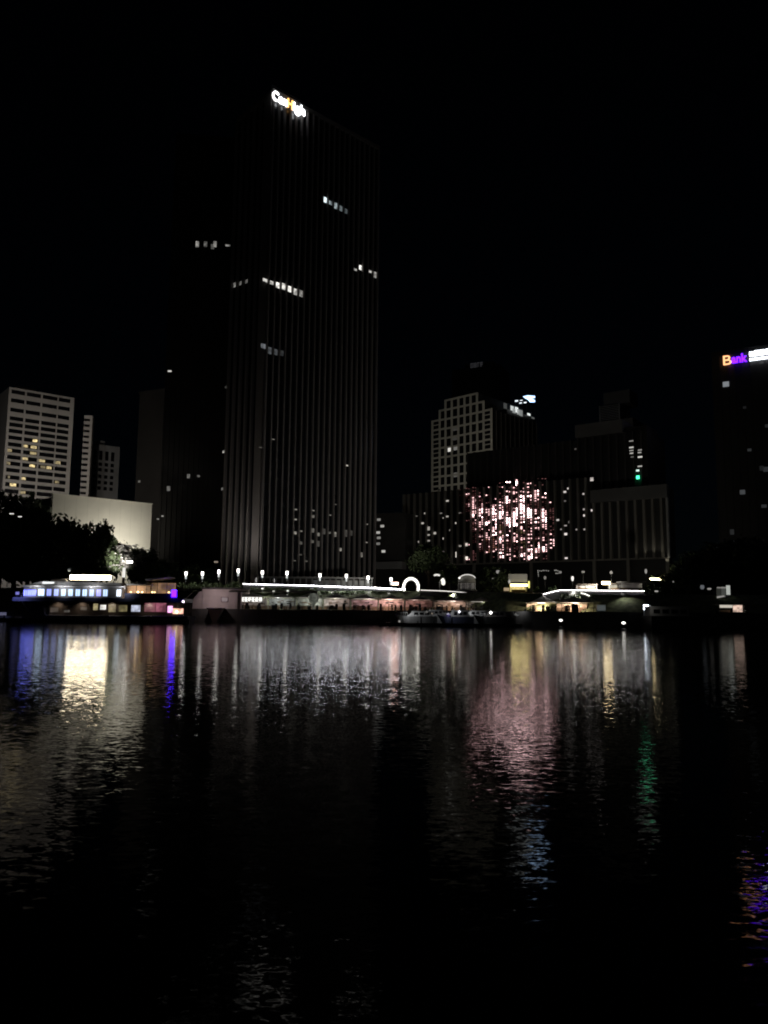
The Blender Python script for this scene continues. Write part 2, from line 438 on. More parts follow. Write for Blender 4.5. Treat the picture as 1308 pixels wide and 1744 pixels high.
for zx, zy, s, wd in ((237, 520, .75, 1.9), (170, 555, .35, 2.2), (228, 563, .40, 2.4), (225, 605, .28, 2.6), (65, 583, .2, 1.8), (167, 640, .3, 2.5), (280, 662, .35, 2.8), (390, 672, .3, 2.2),
                      (218, 690, .6, 2.2), (330, 706, .4, 2.2), (55, 672, .15, 1.6), (155, 773, .35, 2.2), (88, 818, .7, 2.4), (150, 868, .25, 2.6), (385, 800, .12, 1.8), (60, 768, .1, .8), (290, 705, .1, 2)):
    a, z = hit(Hf, zx/3.964, 620+zy/3.964); z -= G0
    z = min(zr, key=lambda q: abs(q-z))
    B('lit_window', emit_room((1, .78, .36), s*1.5, .9), ht, a-wd/2, a+wd/2, .10, .135, z-.6, z+.6)
B('roof_plant', M['hotel_wall'], ht, 4, 12, 4, 10, HH-G0-.4, HH-G0+2.2)

# ---- slim balconied block and small block
L = frame(135.5, 850, 345, 12)
LW = hit(L, 155, 760)[0]; LH_ = hit(L, 140, 707)[1]
sl = thing('slim_block', 'narrow pale block with stacked dark balcony slots beside the hotel', 'building', (L[0], L[1], G0), L[2])
B('wall', M['hotel_wall'], sl, 0, LW, 1.0, 4.5, 0, LH_-G0)
pit = (hit(L, 142, 720)[1]-hit(L, 142, 816)[1])/10
f = MB(); z = LH_-G0-1.4; zs_ = []
while z > 2: zs_.append(z); z -= pit
f.box(0, LW*.99, 0, .99, zs_[0], LH_-G0)
for z in zs_[1:]: f.box(0, LW*.99, 0, .99, z, z+pit*.52)
f.build('balcony_band', M['hotel_wall'], sl)
B('pier', M['hotel_wall'], sl, LW*.72, LW, -.12, -.003, 0, LH_-G0-.01)
for z in zs_[1:]: B('window', M['glass'], sl, .1, LW*.71, .8, .995, z+pit*.54, z+pit*.98)

K = frame(155.5, 850, 385, 39)
KW = hit(K, 203, 790)[0]; KH = hit(K, 156, 755)[1]
kb = thing('small_block', 'low grey block with four columns of square windows', 'building', (K[0], K[1], G0), K[2])
B('wall', M['grey_wall'], kb, 0, KW, .4, 14, 0, KH-G0)
wr = []
for v0, v1 in ((767, 783), (787, 793), (796.5, 802.5), (808, 814), (818, 824), (828, 834)):
    wr.append((hit(K, 168, v0)[1]-G0, hit(K, 168, v1)[1]-G0))
cs = [(hit(K, a, 790)[0], hit(K, a+6, 790)[0]) for a in (155+2.5, 168, 178.5, 188.5)]
f = MB(); prev = KH-G0
for a, b in wr: f.box(0, KW, 0, .399, a, prev); prev = b
f.box(0, KW, 0, .399, 0, prev); prev = .0
for a, b in cs + [(KW, KW)]: f.box(prev+.002, a-.002, .003, .397, .01, KH-G0-.01); prev = b
f.build('facade_grid', M['grey_wall'], kb)
for a, b in wr:
    for c, d in cs: B('window', M['glass'], kb, c, d, .3, .36, b, a)
B('roof_plant', M['grey_wall'], kb, 2, 7, 5, 10, KH-G0, KH-G0+3)

# ---- floodlit blank wall
Wf = frame(87, 900, 268, 43)
WW = hit(Wf, 257.5, 890)[0]; WH = hit(Wf, 88, 841)[1]
print('screen', WW, WH)
wl = thing('floodlit_hall', 'hall with large blank cream wall brightly floodlit above dark trees', 'building', (Wf[0], Wf[1], G0), Wf[2])
B('wall', M['screen_wall'], wl, 0, WW, 0, 1.2, 0, WH-G0)
jo = MB()
for i in range(1, 9): jo.box(WW*i/9-.03, WW*i/9+.03, -.012, -.003, .1, WH-G0-.4)
jo.build('panel_joint', mat('joint', (.5, .48, .42), .9), wl)
B('coping', M['screen_wall'], wl, -.25, WW+.25, -.15, 1.35, WH-G0, WH-G0+.3)
B('rear_wing', M['grey_wall'], wl, .2, WW-.5, 1.25, 12, 0, WH-G0-2.5)
sv = hit(Wf, 50, 838, 'y')[0]
B('side_wing', M['grey_wall'], wl, -.4, -.01, 1.3, 14, 0, WH-G0-1)

# ---- ribbed building with the light show
E = frame(689, 985, 338, -36)
EL = hit(E, 1140, 950)[0]; EH = hit(E, 720, 839)[1]
print('led', EL, EH, hit(E, 1130, 829)[1], hit(E, 985, 815)[1])
eb = thing('ribbed_building', 'long dark building with ribbed concrete front showing a pink heart light show', 'building', (E[0], E[1], G0), E[2])
eh = EH-G0
zb0 = hit(E, 800, 957)[1]-G0
zb1 = hit(E, 1100, 952)[1]-G0
zbot = (zb0+zb1)/2
xw0 = hit(E, 1006, 900)[0]; zwr = hit(E, 1130, 829)[1]-G0
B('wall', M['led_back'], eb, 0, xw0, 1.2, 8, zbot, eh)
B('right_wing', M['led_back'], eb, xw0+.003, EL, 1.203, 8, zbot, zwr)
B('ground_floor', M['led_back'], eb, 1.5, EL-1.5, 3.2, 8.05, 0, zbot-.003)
B('soffit', M['led_fin'], eb, 0, EL, .2, 1.197, zbot-.6, zbot-.003)
ledu = [787.6, 796.5, 807.5, 819, 831, 842, 854, 866, 877.7, 890, 902.5, 915.5, 928, 942]
ls = [hit(E, u, 880, off=.9)[0] for u in ledu]
pitch = (ls[-1]-ls[0])/(len(ls)-1)
off0 = sum(s-i*pitch for i, s in enumerate(ls))/len(ls)
print('bays', [round(b-a, 2) for a, b in zip(ls, ls[1:])], pitch)
n0 = math.floor(off0/pitch)
first = off0 - n0*pitch - pitch/2
xw = hit(E, 1008, 900)[0]
k = 0; x = first
while x < EL:
    deep = x > xw
    wd = .55 if not deep else .8
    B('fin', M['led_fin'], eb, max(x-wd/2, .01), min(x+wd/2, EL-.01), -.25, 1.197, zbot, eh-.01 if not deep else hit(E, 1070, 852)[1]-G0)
    x += pitch; k += 1
for u in (691, 764, 807, 904, 1012, 1070, 1137):
    a = hit(E, u, 960)[0]; B('column', M['led_fin'], eb, a-.55, a+.55, -.3, .6, 0, zbot-.61)
c1 = hit(E, 1060, 831)[1]-G0; c0 = hit(E, 1060, 853)[1]-G0
B('cornice_box', M['dim_wall'], eb, xw, EL+.2, -1.0, 1.19, c0, c1)
B('end_pier', M['grey_wall'], eb, EL-.45, EL+.25, -.5, 1.18, zbot-.4, c0-.003)
# upper blocks, set back
SB = 9.0
uh = hit(E, 870, 763, off=SB)[1]-G0; ux0 = hit(E, 798, 800, off=SB)[0]; ux1 = hit(E, 1102, 780, off=SB)[0]
xr = hit(E, 983, 740, off=SB)[0]; xm = hit(E, 1062, 740, off=SB)[0]
th_ = hit(E, 1020, 742, off=SB)[1]-G0; th2 = hit(E, 1020, 720, off=SB)[1]-G0
print('upper', uh, th_, th2)
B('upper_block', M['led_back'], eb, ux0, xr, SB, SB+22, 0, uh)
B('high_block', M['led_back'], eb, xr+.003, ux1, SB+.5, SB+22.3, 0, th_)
B('roof_box', M['dim_wall'], eb, xr-.4, xm, SB-1.2, SB+12, th_+.003, th2)
x = ux0
while x < ux1:
    B('fin', M['dark_clad'], eb, x-.3, x+.3, SB-.9, SB-.003 if x < xr else SB+.497, min(eh, zwr), (uh if x < xr else th_)-.01); x += pitch
tall = hit(E, 1090, 735, off=SB)[1]-G0
B('stair_tower', M['led_back'], eb, xm+.2, ux1-.2, SB+1, SB+14, th_+.004, max(tall, th_+2))
# LED strips: one per bay, rows of light pixels
CP = [emit((1, .66, .67), 11.0), emit((1, .58, .58), 2.6), emit((.9, .34, .34), .13), emit((.8, .60, .25), .16), emit((1, .42, .26), .38), emit((.5, .05, .07), .03)]
SEG = [
 [(245,.1),(315,.2),(410,.25),(535,.08),(940,.3),(1065,.08)],
 [(235,.4),(300,.9),(318,.8),(370,.2),(410,.4),(430,490,.8),(505,.5),(625,.4),(925,1),(940,.6),(1085,1110,1)],
 [(225,.4),(265,.4),(320,.5),(345,475,.75),(515,605,1),(625,665,.45),(690,720,.15),(880,.35),(1005,1040,.6),(1070,1115,.55)],
 [(280,.25),(328,.45),(380,400,.4),(425,475,.7),(490,590,.85),(600,675,.6),(705,.4),(735,.4),(825,.55),(870,.7),(920,960,.5)],
 [(220,.45),(315,.4),(345,.15),(410,.25),(470,560,.45),(640,.5),(655,675,.9),(745,.6),(785,835,.5),(840,1020,'o')],
 [(360,.35),(440,.4),(480,545,.85),(560,600,.4),(615,680,.65),(710,.5),(735,805,.85),(840,960,'o'),(1075,.2)],
 [(160,.15),(215,.4),(290,.4),(365,.2),(405,.4),(445,.5),(520,600,.75),(660,.4),(690,800,'y'),(835,885,.6),(960,.4),(990,.6),(1030,.6),(1070,1085,.9)],
 [(155,1),(230,.3),(270,.4),(335,405,.8),(420,450,.2),(480,560,.25),(600,660,.95),(665,705,.6),(800,.25),(850,980,.12),(1010,.3),(1050,.5),(1090,1115,.95)],
 [(130,190,.8),(222,.6),(298,.5),(365,.3),(392,.4),(480,560,.7),(560,690,1),(770,900,'y'),(885,.5),(930,980,.25),(1065,.4)],
 [(160,.2),(235,.7),(270,.4),(315,.3),(330,425,.8),(445,580,1),(605,.35),(650,.55),(705,780,'y'),(845,.4),(860,960,'y'),(990,.4),(1020,1065,.85),(1105,.7)],
 [(170,.5),(210,.5),(245,.4),(280,.3),(325,.6),(380,.8),(430,470,.3),(480,590,.95),(650,.4),(770,.1),(850,.5),(985,1050,.75),(1075,1110,.9)],
 [(110,.2),(195,.3),(260,345,.75),(380,470,.4),(495,540,.35),(600,.5),(645,.7),(720,740,.6),(850,.3),(900,.5),(920,1020,.65),(1090,.8)],
 [(110,.35),(185,.4),(295,.9),(342,.7),(490,620,.95),(640,.7),(680,730,.6),(790,.25),(840,870,.6),(960,1000,1),(990,1030,.7),(1070,1100,.4)],
 [(400,.5),(480,.3),(520,.3),(590,625,.35),(745,.3),(800,.9),(865,.9),(910,965,.9)],
]
FILL = [(400, 400), (330, 520), (300, 900), (340, 1010), (460, 1010), (430, 1010), (330, 1080), (300, 1090), (210, 1085), (240, 1090), (250, 1095), (280, 1070), (400, 1040), (470, 900)]
rng = random.Random(3)
stripz = lambda yz: hit(E, 870, 800+yz/7.267+0, off=.9)[1]-G0
for bi, seg in enumerate(SEG):
    cx = off0 + bi*pitch
    zt = lambda yz: hit(E, ledu[bi], 800+yz/7.267, off=.9)[1]-G0
    mb = MB()
    dotp = 22
    def dot(y, sub, lev):
        if lev == 'o': mi = rng.choice((1, 4, 4, 2, 5))
        elif lev == 'y': mi = rng.choice((3, 3, 2, 1, 5))
        else:
            q = lev*rng.uniform(.75, 1.25)*max(.45, 1.2-.65*(((bi-7.6)/6.2)**2+((y-640)/680)**2)); mi = 0 if q > .62 else 1 if q > .33 else 2 if q > .14 else 5
        z = zt(y); xx = cx + (-.62 if sub == 0 else .62)*1.0
        hh = .17
        hw = .33
        mb.box(xx-hw, xx+hw, .84, .90, z-hh, z+hh, mi)
    for sg_ in seg:
        if len(sg_) == 2:
            y, lev = sg_; subs = rng.choice(((0,), (1,), (0, 1))) if lev < .5 else rng.choice(((0,), (1,), (0, 1), (0, 1)))
            for q in subs: dot(y+rng.uniform(-5, 5), q, lev)
        else:
            y0, y1, lev = sg_; n = max(1, round((y1-y0)/dotp))
            main = rng.choice((0, 1))
            for i in range(n+1):
                y = y0+(y1-y0)*i/n
                if rng.random() < .86: dot(y, main, lev)
                if rng.random() < .6: dot(y, 1-main, lev if isinstance(lev, str) else lev*.75)
    # faint red pixels between
    if True:
        y, ye = FILL[bi]
        while y < ye:
            for q in (0, 1):
                if rng.random() < .62: dot(y+rng.uniform(-6, 6), q, rng.choice((.05, .1, .2, .2, .3, .45, .12)))
            y += 23
    mb.box(cx-.06, cx+.06, .905, 1.19, zt(1130), zt(230 if bi < 5 else 120), 6)
    mb.build('led_strip', CP+[M['black']], eb)
def ewin(u, v, s, wd=1.5, h=.8, c=WHITE, off=.9, deep=True):
    a, z = hit(E, u, v, off=off); z -= G0
    if deep:
        k_ = round((a-off0)/pitch*2-.5); a = off0+(k_+.5)*pitch/2
    B('lit_window', emit(c, s*.9), eb, a-wd*.4, a+wd*.4, off-.06, off, z-h*.38, z+h*.38)
sc_ = lambda x, y: (660+x/4.36, 580+y/4.36)
for x, y, s, wd, h in ((450, 1190, .6, 1.8, .8), (287, 1282, .6, 1.6, .8), (403, 1282, .2, 1.4, .6), (418, 1317, .4, 1.6, .7), (447, 1306, .45, 1.5, .8), (268, 1356, .55, 1.5, .9), (512, 1355, .8, 1.7, .8),
                       (222, 1303, .1, 1.2, .6), (314, 1395, .4, 1.5, 2), (313, 1443, .4, 1.5, .8), (313, 1486, .35, 1.6, .8), (357, 1430, .5, 1.6, 1.2), (463, 1408, .3, 1.2, .8), (418, 1470, .6, 1.5, 1), (242, 1494, .55, 1.6, .9),
                       (267, 1550, .25, 1.4, .9), (326, 1573, .3, 1.6, .6), (540, 1525, .4, 1.5, .8), (586, 1515, .7, 1.3, 1.6), (510, 1590, .9, 1.4, 3), (590, 1615, 1.0, 1.5, 1.6), (541, 1280, .2, 1.4, .6), (198, 1410, .08, 1, .8)):
    u, v = sc_(x, y); ewin(u, v, s, wd, h, c=(1, .93, .82))
s7 = lambda x, y: (930+x/3.46, 580+y/3.46)
for x, y, s, wd, h in ((140, 871, .7, 1.3, .9), (121, 891, .8, 1.3, .9), (218, 904, .6, 1.6, .8), (265, 812, .5, 1.5, .7), (265, 823, .7, 1.5, .9), (217, 995, .45, 1.5, .8), (265, 1001, .9, 1.5, 1), (237, 1030, .9, 1.4, 1),
                       (77, 1057, .7, 1.3, .8), (95, 1112, .35, 1.4, .6), (189, 1113, .35, 1.4, .7), (238, 1112, .4, 1.4, .8), (123, 1090, .4, 1.3, .6), (124, 1140, 1, 1.4, 1.1), (124, 1282, .9, 1.4, .8), (168, 640, .06, 1, .8), (138, 1070, .12, 1, 1), (118, 945, .12, 1, .7)):
    u, v = s7(x, y); ewin(u, v, s, wd, h, c=(1, .9, .85))
for x, y, s, wd, h, c in ((502, 592, .3, 2, .5, WHITE), (503, 630, .6, 2, .7, WHITE), (503, 648, .4, 1.8, .5, WHITE), (504, 664, .5, 1.6, .6, WHITE), (508, 686, .12, 1.4, .6, WHITE), (553, 645, .3, 1.8, .6, WHITE), (551, 660, .4, 1.6, .6, WHITE),
                          (554, 686, .8, 2, .7, WHITE), (553, 741, .5, 2, .6, WHITE), (540, 766, 1.2, 1.4, .9, (.75, 1, .9)), (541, 806, 4, 1.4, 1.6, (.05, 1, .4))):
    u, v = s7(x, y); ewin(u, v, s, wd, h, c, off=SB-.95, deep=False)

# ---- pale grid tower behind
Gf = frame(838, 840, 405, 46)
GD = hit(Gf, 736, 780, 'y')[0]
gb = thing('grid_tower', 'pale tower with square window grid and stepped gable top', 'tower', (Gf[0], Gf[1], G0), Gf[2])
cy = [hit(Gf, 720+x/6.229, 640+700/6.229, 'y')[0] for x in (100, 178, 240, 307, 377, 443, 508, 577, 645, 728)][::-1]   # near to far
rz_ = [hit(Gf, 720+(700)/6.229, 640+y/6.229, 'y')[1]-G0 for y in (350, 460, 565, 665, 770)]
rp = (rz_[0]-rz_[-1])/4
topz = rz_[0]
gtops = [topz, topz+rp*1.0, topz+rp*2, topz+rp*2, topz+rp*2, topz+rp*2, topz+rp*2, topz+rp, topz]
gtops = [topz, topz+rp*.95, topz+rp*1.95, topz+rp*1.95, topz+rp*1.95, topz+rp*1.95, topz+rp*1.95, topz+rp*.98, topz]
GXW = hit(Gf, 914, 760)[0]
print('grid', GD, GXW, topz, rp, [round(c, 1) for c in cy])
core = MB()
for i in range(9): core.box(.4, GXW, cy[i]+(.002 if i else 0), cy[i+1], 0, gtops[i]-.3)
core.build('wall', M['slab_clad'], gb)
fr = MB()
pw = (cy[2]-cy[1])*.16
for i in range(10):
    t0 = max(gtops[max(i-1, 0)], gtops[min(i, 8)])
    fr.box(-.02, .397, cy[i]-pw, cy[i]+pw, 0, t0)
for i in range(9):
    z = gtops[i]
    while z > 0:
        fr.box(.01, .394, cy[i]+pw+.001, cy[i+1]-pw-.001, z-rp*.2, z-.004); z -= rp
fr.build('facade_grid', M['grid_wall'], gb)
for i in range(9):
    z = gtops[i]-rp*.2
    while z > 45:
        o = B('window', M['glass'], gb, .25, .31, cy[i]+pw, cy[i+1]-pw, z-rp*.8, z)
        if i in (0, 8): B('transom', M['grid_wall'], o, .02, .249, cy[i]+pw, cy[i+1]-pw, z-rp*.42, z-rp*.32)
        z -= rp
for x, y, s in ((290, 780, .7), (352, 765, .12), (350, 1050, .07), (342, 560, .018), (340, 660, .018)):
    a, z = hit(Gf, 720+x/6.229, 640+y/6.229, 'y', .2)
    B('lit_window', emit(WHITE, s), gb, .17, .23, a-1.6, a+1.6, z-G0-1.2, z-G0+1.2)
for i in range(11):
    x = GXW*i/10; B('mullion', M['dark_clad'], gb, max(x-.25, .42), x+.25, -.5, -.003, 0, topz-.4)
for x, y, s, h in ((948, 345, .6, 2.6), (968, 372, .25, 2.5), (995, 362, .9, 3), (1015, 385, .25, 3), (1042, 395, .2, 3.4), (1125, 410, .9, 1.3), (875, 320, .05, 3), (1168, 447, .08, 1)):
    a, z = hit(Gf, 720+x/6.229, 640+y/6.229, 'x', -.55)
    B('lit_window', emit((.95, 1, .98), s), gb, a-1.5, a+1.5, -.62, -.55, z-G0-h/2, z-G0+h/2)
# glowing crown at the far end of its roof
a0, zc0 = hit(Gf, 890, 683, 'x', 2); a1, zc1 = hit(Gf, 912, 680, 'x', 2)
cr = thing('rooftop_crest', 'blazing blue-white swoosh sign on the roof edge of the grid tower', 'sign', (Gf[0], Gf[1], 0), Gf[2])
pr = [hit(Gf, 720+x/6.229, 640+y/6.229, 'x', 2) for x, y in ((1065, 218), (1112, 208), (1188, 214), (1188, 236), (1150, 244), (1188, 258), (1188, 280), (1140, 280), (1122, 256), (1085, 236))]
MB().side(pr, 1.8, 2.2).build('lettering', emit((.45, .66, 1), 2.6), cr)
for x, y, w_, h_ in ((995, 268, 30, 16), (1045, 262, 26, 8), (1038, 290, 26, 12), (1086, 285, 26, 14)):
    p0 = hit(Gf, 720+(x-w_/2)/6.229, 640+y/6.229, 'x', 2); p1 = hit(Gf, 720+(x+w_/2)/6.229, 640+(y-3)/6.229, 'x', 2); q = h_/6.229/FPX*Gf[1]*1.1/2
    MB().side([(p0[0], p0[1]-q), (p1[0], p1[1]-q), (p1[0], p1[1]+q), (p0[0], p0[1]+q)], 1.9, 2.1).build('lettering', emit((.85, .93, 1), 1.2), cr)
sup = MB()
for i in range(4):
    xx = a0+(a1-a0)*i/3; sup.box(xx-.15, xx+.15, 2.21, 2.5, topz+G0-.6, zc0-1)
sup.build('support_frame', M['black'], cr)
B('roof_core', M['black'], gb, GXW*.35, GXW-.3, .5, 18, topz-.3, topz+rp*.5)

# ---- far dark towers
F1 = frame(770, 840, 560, -25)
F1W = hit(F1, 852, 700)[0]; F1H = hit(F1, 812, 625)[1]
ft = thing('far_tower', 'distant black tower with faint grey roof letters behind the grid tower', 'tower', (F1[0], F1[1], G0), F1[2])
B('wall', M['black'], ft, 0, F1W, 0, 25, 0, F1H-G0)
B('crown_block', M['black'], ft, F1W*.25, F1W*.85, 3, 22, F1H-G0, F1H-G0+4)
for r in range(14): B('window_band', M['glass'], ft, 1, F1W-1, -.05, -.003, 60+r*6, 63+r*6)
fs = thing('faint_roof_sign', 'faint grey slanting roof letters on the distant black tower', 'sign', (F1[0], F1[1], 0), F1[2])
p0 = hit(F1, 801, 617, off=-.5); p1 = hit(F1, 823, 612, off=-.5)
mb = MB(); glyph_blocks(mb, p0[0], p1[0], -.7, -.5, F1H-.5, F1H+3, 2.4, random.Random(5))
mb.build('lettering', emit((.8, .8, .9), .022), fs); B('rail', M['black'], fs, p0[0], p1[0], -.49, -.3, F1H-.9, F1H-.5)

F2 = frame(1015, 840, 440, -36)
F2W = hit(F2, 1078, 720)[0]
f2 = thing('stepped_tower', 'dim grey stepped tower rising behind the ribbed building', 'tower', (F2[0], F2[1], G0), F2[2])
h1, h2, h3 = [hit(F2, u, v)[1]-G0 for u, v in ((1040, 716), (1038, 688), (1050, 664))]
B('wall', M['dark_clad'], f2, 0, F2W, 0, 22, 0, h1)
B('middle_step', M['dim_wall'], f2, F2W*.12, F2W*.66, 1, 18, h1, h2)
B('top_step', M['dark_clad'], f2, F2W*.22, F2W*.9, 2.5, 16, h2+.003, h3)
for r in range(10): B('window_band', M['glass'], f2, F2W*.15, F2W*.63, .93, .997, h1+.4+(h2-h1)*r/10, h1+.9+(h2-h1)*r/10)

# ---- bank tower, right edge
K2 = frame(1229, 985, 300, -29)
KW2 = hit(K2, 1460, 900)[0]; KH2 = hit(K2, 1260, 598)[1]
kt = thing('bank_tower', 'black tower at the picture edge carrying the lit Bank sign', 'tower', (K2[0], K2[1], G0), K2[2])
B('glazing', M['dark_clad'], kt, 0, KW2, 0, 30, 0, KH2-G0-1)
B('parapet', M['black'], kt, -.3, KW2+.3, -.3, 30.3, KH2-G0-1, KH2-G0+1)
for i in range(18): B('mullion', M['dark_clad'], kt, KW2*i/17-.2, KW2*i/17+.2, -.4, -.003, 0, KH2-G0-1.01)
s4 = lambda x, y: (1200+x/5.45, 640+y/5.45)
for x, y, s, wd, h in ((198, 78, .5, 2.2, 2), (371, 294, .015, 1.2, 1), (580, 465, .03, 1.4, 1.2), (416, 688, .05, 1.4, 1), (530, 858, .02, 1.4, 1.8), (572, 868, .05, 2, 1.8), (352, 1080, .12, 1.8, 1.7), (552, 1210, .05, 1.8, 1.2), (255, 1450, .03, 1.4, 2)):
    u, v = s4(x, y); a, z = hit(K2, u, v, off=-.45)
    B('lit_window', emit(COOL, s*.45), kt, a-wd/2, a+wd/2, -.5, -.403, z-G0-h/2, z-G0+h/2)
bs = thing('bank_sign', 'glowing Bank sign with orange B, purple letters and two white lines', 'sign', (K2[0], K2[1], 0), K2[2])
q0, zq0 = hit(K2, 1232, 622, off=-1); q1, zq1 = hit(K2, 1246, 620, off=-1); q2 = hit(K2, 1272, 616, off=-1)[0]
zt0 = hit(K2, 1232, 605, off=-1)[1]
text_part('B', emit((1, .45, .2), 1.9), bs, (zt0-zq0)*1.35, (q0, -1, zq0), (math.pi/2, 0, 0), bold=.0, depth=.2, width=q1-q0)
text_part('ank', emit((.12, .008, 1), 4.5), bs, (zt0-zq0)*1.15, (q1+.1, -1, zq0+.4), (math.pi/2, 0, 0), bold=.03, depth=.2, width=q2-q1)
q3, zz3 = hit(K2, 1276, 607, off=-1); zz4 = hit(K2, 1276, 599.5, off=-1)[1]; zz5, zz6 = hit(K2, 1276, 615, off=-1)[1], hit(K2, 1276, 610.5, off=-1)[1]
mb = MB(); glyph_blocks(mb, q3, q3+24, -1.2, -.8, zz3-.2, zz4+.2, 1.9, random.Random(8)); glyph_blocks(mb, q3, q3+24, -1.2, -.8, zz5, zz6-.1, .8, random.Random(9))
mb.build('lettering', emit((.86, .92, 1), 4.0), bs)
mb = MB(); mb.box(q0, q3+24, -.7, -.6, zq0-.5, zq0-.3); mb.box(q0, q3+24, -.7, -.6, zt0+.2, zt0+.4)
for i in range(8): mb.box(q0+i*5.2, q0+i*5.2+.2, -.599, -.303, zq0-.6, zt0+.5)
mb.build('mounting_frame', M['black'], bs)

# ---- podium and low buildings between
Pd = frame(437, 985, 252, 4)
PW = hit(Pd, 636, 985)[0]
pd = thing('tower_podium', 'low grey glazed podium at the foot of the finned tower', 'building', (Pd[0], Pd[1], G0), Pd[2])
B('roof', M['grey_wall'], pd, 0, PW, 0, 7, 3.6, 4.1)
B('wall', M['dark_clad'], pd, .5, PW-.5, 1.5, 6.9, 0, 3.59)
for i in range(20):
    x = .5+(PW-1)*i/19; B('column', M['grey_wall'], pd, x-.22, x+.22, .2, .6, 0, 3.597)
for i in range(19):
    x = .5+(PW-1)*i/19
    if i > 12: B('lit_window', emit((.95, 1, .9), random.choice((.07, .10, .05, .02))), pd, x+.3, x+1.4, 1.40, 1.497, .5, 3.1)
    elif i > 8: B('lit_window', emit(COOL, random.choice((.02, .03, .012))), pd, x+.3, x+1.6, 1.40, 1.497, .5, 3.1)
Lb = frame(637, 985, 330, -20)
LBW = hit(Lb, 690, 950)[0]; LBH = hit(Lb, 660, 878)[1]
lb = thing('dark_midrise', 'dark mid-rise block squeezed between finned tower and ribbed building', 'building', (Lb[0], Lb[1], G0), Lb[2])
B('wall', M['dark_clad'], lb, 0, LBW, 0, 14, 0, LBH-G0)
B('parapet', M['dark_clad'], lb, -.2, LBW+.2, -.2, 14.2, LBH-G0, LBH-G0+1)
zc = hit(Lb, 665, 958)[1]-G0
B('entrance_canopy', M['grey_wall'], lb, 1, LBW+.5, -6, -.01, zc-3, zc)
for u, v, s in ((645, 885, .2), (651, 896, .35), (644, 907, .4), (645, 916, .2), (644, 926, .15), (653, 939, .45)):
    a, z = hit(Lb, u, v, off=-.05); B('lit_window', emit(WHITE, s), lb, a-.8, a+.8, -.06, -.003, z-G0-.5, z-G0+.5)

# ================================================================== TREES
def leaf_mesh(name, rng, R, H, n, k, leaf, mat_):
    mb = MB(); cl = []
    while len(cl) < n:
        p = Vector((rng.uniform(-1, 1), rng.uniform(-1, 1), rng.uniform(-1, 1)))
        if .35 < p.length < 1.0: cl.append(Vector((p.x*R, p.y*R, p.z*H*(.8 if p.z < 0 else 1))))
    for c in cl:
        r = rng.uniform(.22, .4)*R
        for _ in range(k):
            d = Vector((rng.gauss(0, 1), rng.gauss(0, 1), rng.gauss(0, .7)))*r*.5
            p = c+d; a = Vector((rng.uniform(-1, 1), rng.uniform(-1, 1), rng.uniform(-.6, .6))).normalized()*leaf*rng.uniform(.6, 1.3)
            b = a.cross(Vector((rng.uniform(-1, 1), rng.uniform(-1, 1), rng.uniform(-1, 1)))).normalized()*leaf*.5
            mb.quad(p-a, p-b, p+a, p+b)
    me = bpy.data.meshes.new(name); me.from_pydata(mb.v, [], mb.f); me.materials.append(mat_); return me
def trunk_mesh(name, rng, h, r):
    mb = MB(); mb.tube([(0, 0, -1), (.1, 0, h*.4), (-.1, .15, h*.75), (.1, .1, h)], [r*1.3, r, r*.75, r*.4], 9)
    for i in range(6):
        a = i*1.05+rng.uniform(-.3, .3); z = h*rng.uniform(.5, .85); l = h*rng.uniform(.35, .6)
        mb.tube([(0, 0, z), (math.cos(a)*l*.5, math.sin(a)*l*.5, z+l*.35), (math.cos(a)*l, math.sin(a)*l, z+l*.8)], [r*.45, r*.3, r*.12], 6)
    return mb.mesh(name, M['bark'], True)
kinds = []
for i in range(4):
    r_ = random.Random(20+i)
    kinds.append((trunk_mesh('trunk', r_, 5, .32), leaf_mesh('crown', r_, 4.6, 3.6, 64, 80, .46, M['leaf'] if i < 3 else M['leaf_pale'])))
def tree(u, vtop, Y, rad_, lab, kind=0, base=None, rz=0.0, wide=1.0, full=False):
    p = P(u, vtop, Y); z0_ = base if base is not None else 9.6
    s = rad_/4.6
    t = thing('broadleaf_tree', lab, 'tree', (p.x, Y, z0_), rz, 'riverside trees')
    tk, cw = kinds[kind]
    H_ = p.z - z0_
    hc = 3.6*s*1.15
    o = bpy.data.objects.new('trunk', tk); col.objects.link(o); o.parent = t
    zs = max((H_-hc*1.1), 1.5)/5.0; o.scale = (s, s, zs)
    o = bpy.data.objects.new('crown', cw); col.objects.link(o); o.parent = t; o.location = (0, 0, H_-hc); o.scale = (s*wide, s*wide, s)
    if full: o.location.z = H_*.52; o.scale.z = H_*.50/3.6*.95
    return t
tree(8, 848, 262, 9, 'dark broad tree in front of the hotel at the picture edge', 0, full=True, wide=1.12)
tree(55, 852, 258, 8, 'dark round tree left of the floodlit wall', 1, rz=1, full=True, wide=1.12)
tree(104, 884, 254, 8, 'dark tree covering the lower left corner of the floodlit wall', 2, rz=2, full=True, wide=1.12)
tree(150, 897, 250, 7, 'dark low tree under the middle of the floodlit wall', 0, rz=3, full=True, wide=1.12)
tree(178, 896, 247, 5, 'dark domed tree rising into the floodlit wall', 1, rz=4, full=True, wide=1.12)
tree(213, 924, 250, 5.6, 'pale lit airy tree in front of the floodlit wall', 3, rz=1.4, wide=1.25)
tree(244, 936, 251, 4, 'small dark tree at the right end of the floodlit wall', 2, rz=.4, full=True, wide=1.12)
tree(275, 955, 248, 5, 'dark bushy tree left of the black tower foot', 0, rz=5, full=True, wide=1.12)
tree(335, 962, 249, 5, 'dark low tree behind the promenade lamps near the tower', 1, rz=2.4)
tree(30, 905, 246, 9, 'large black tree behind the bow of the restaurant boat', 2, rz=3.4, full=True, wide=1.12)
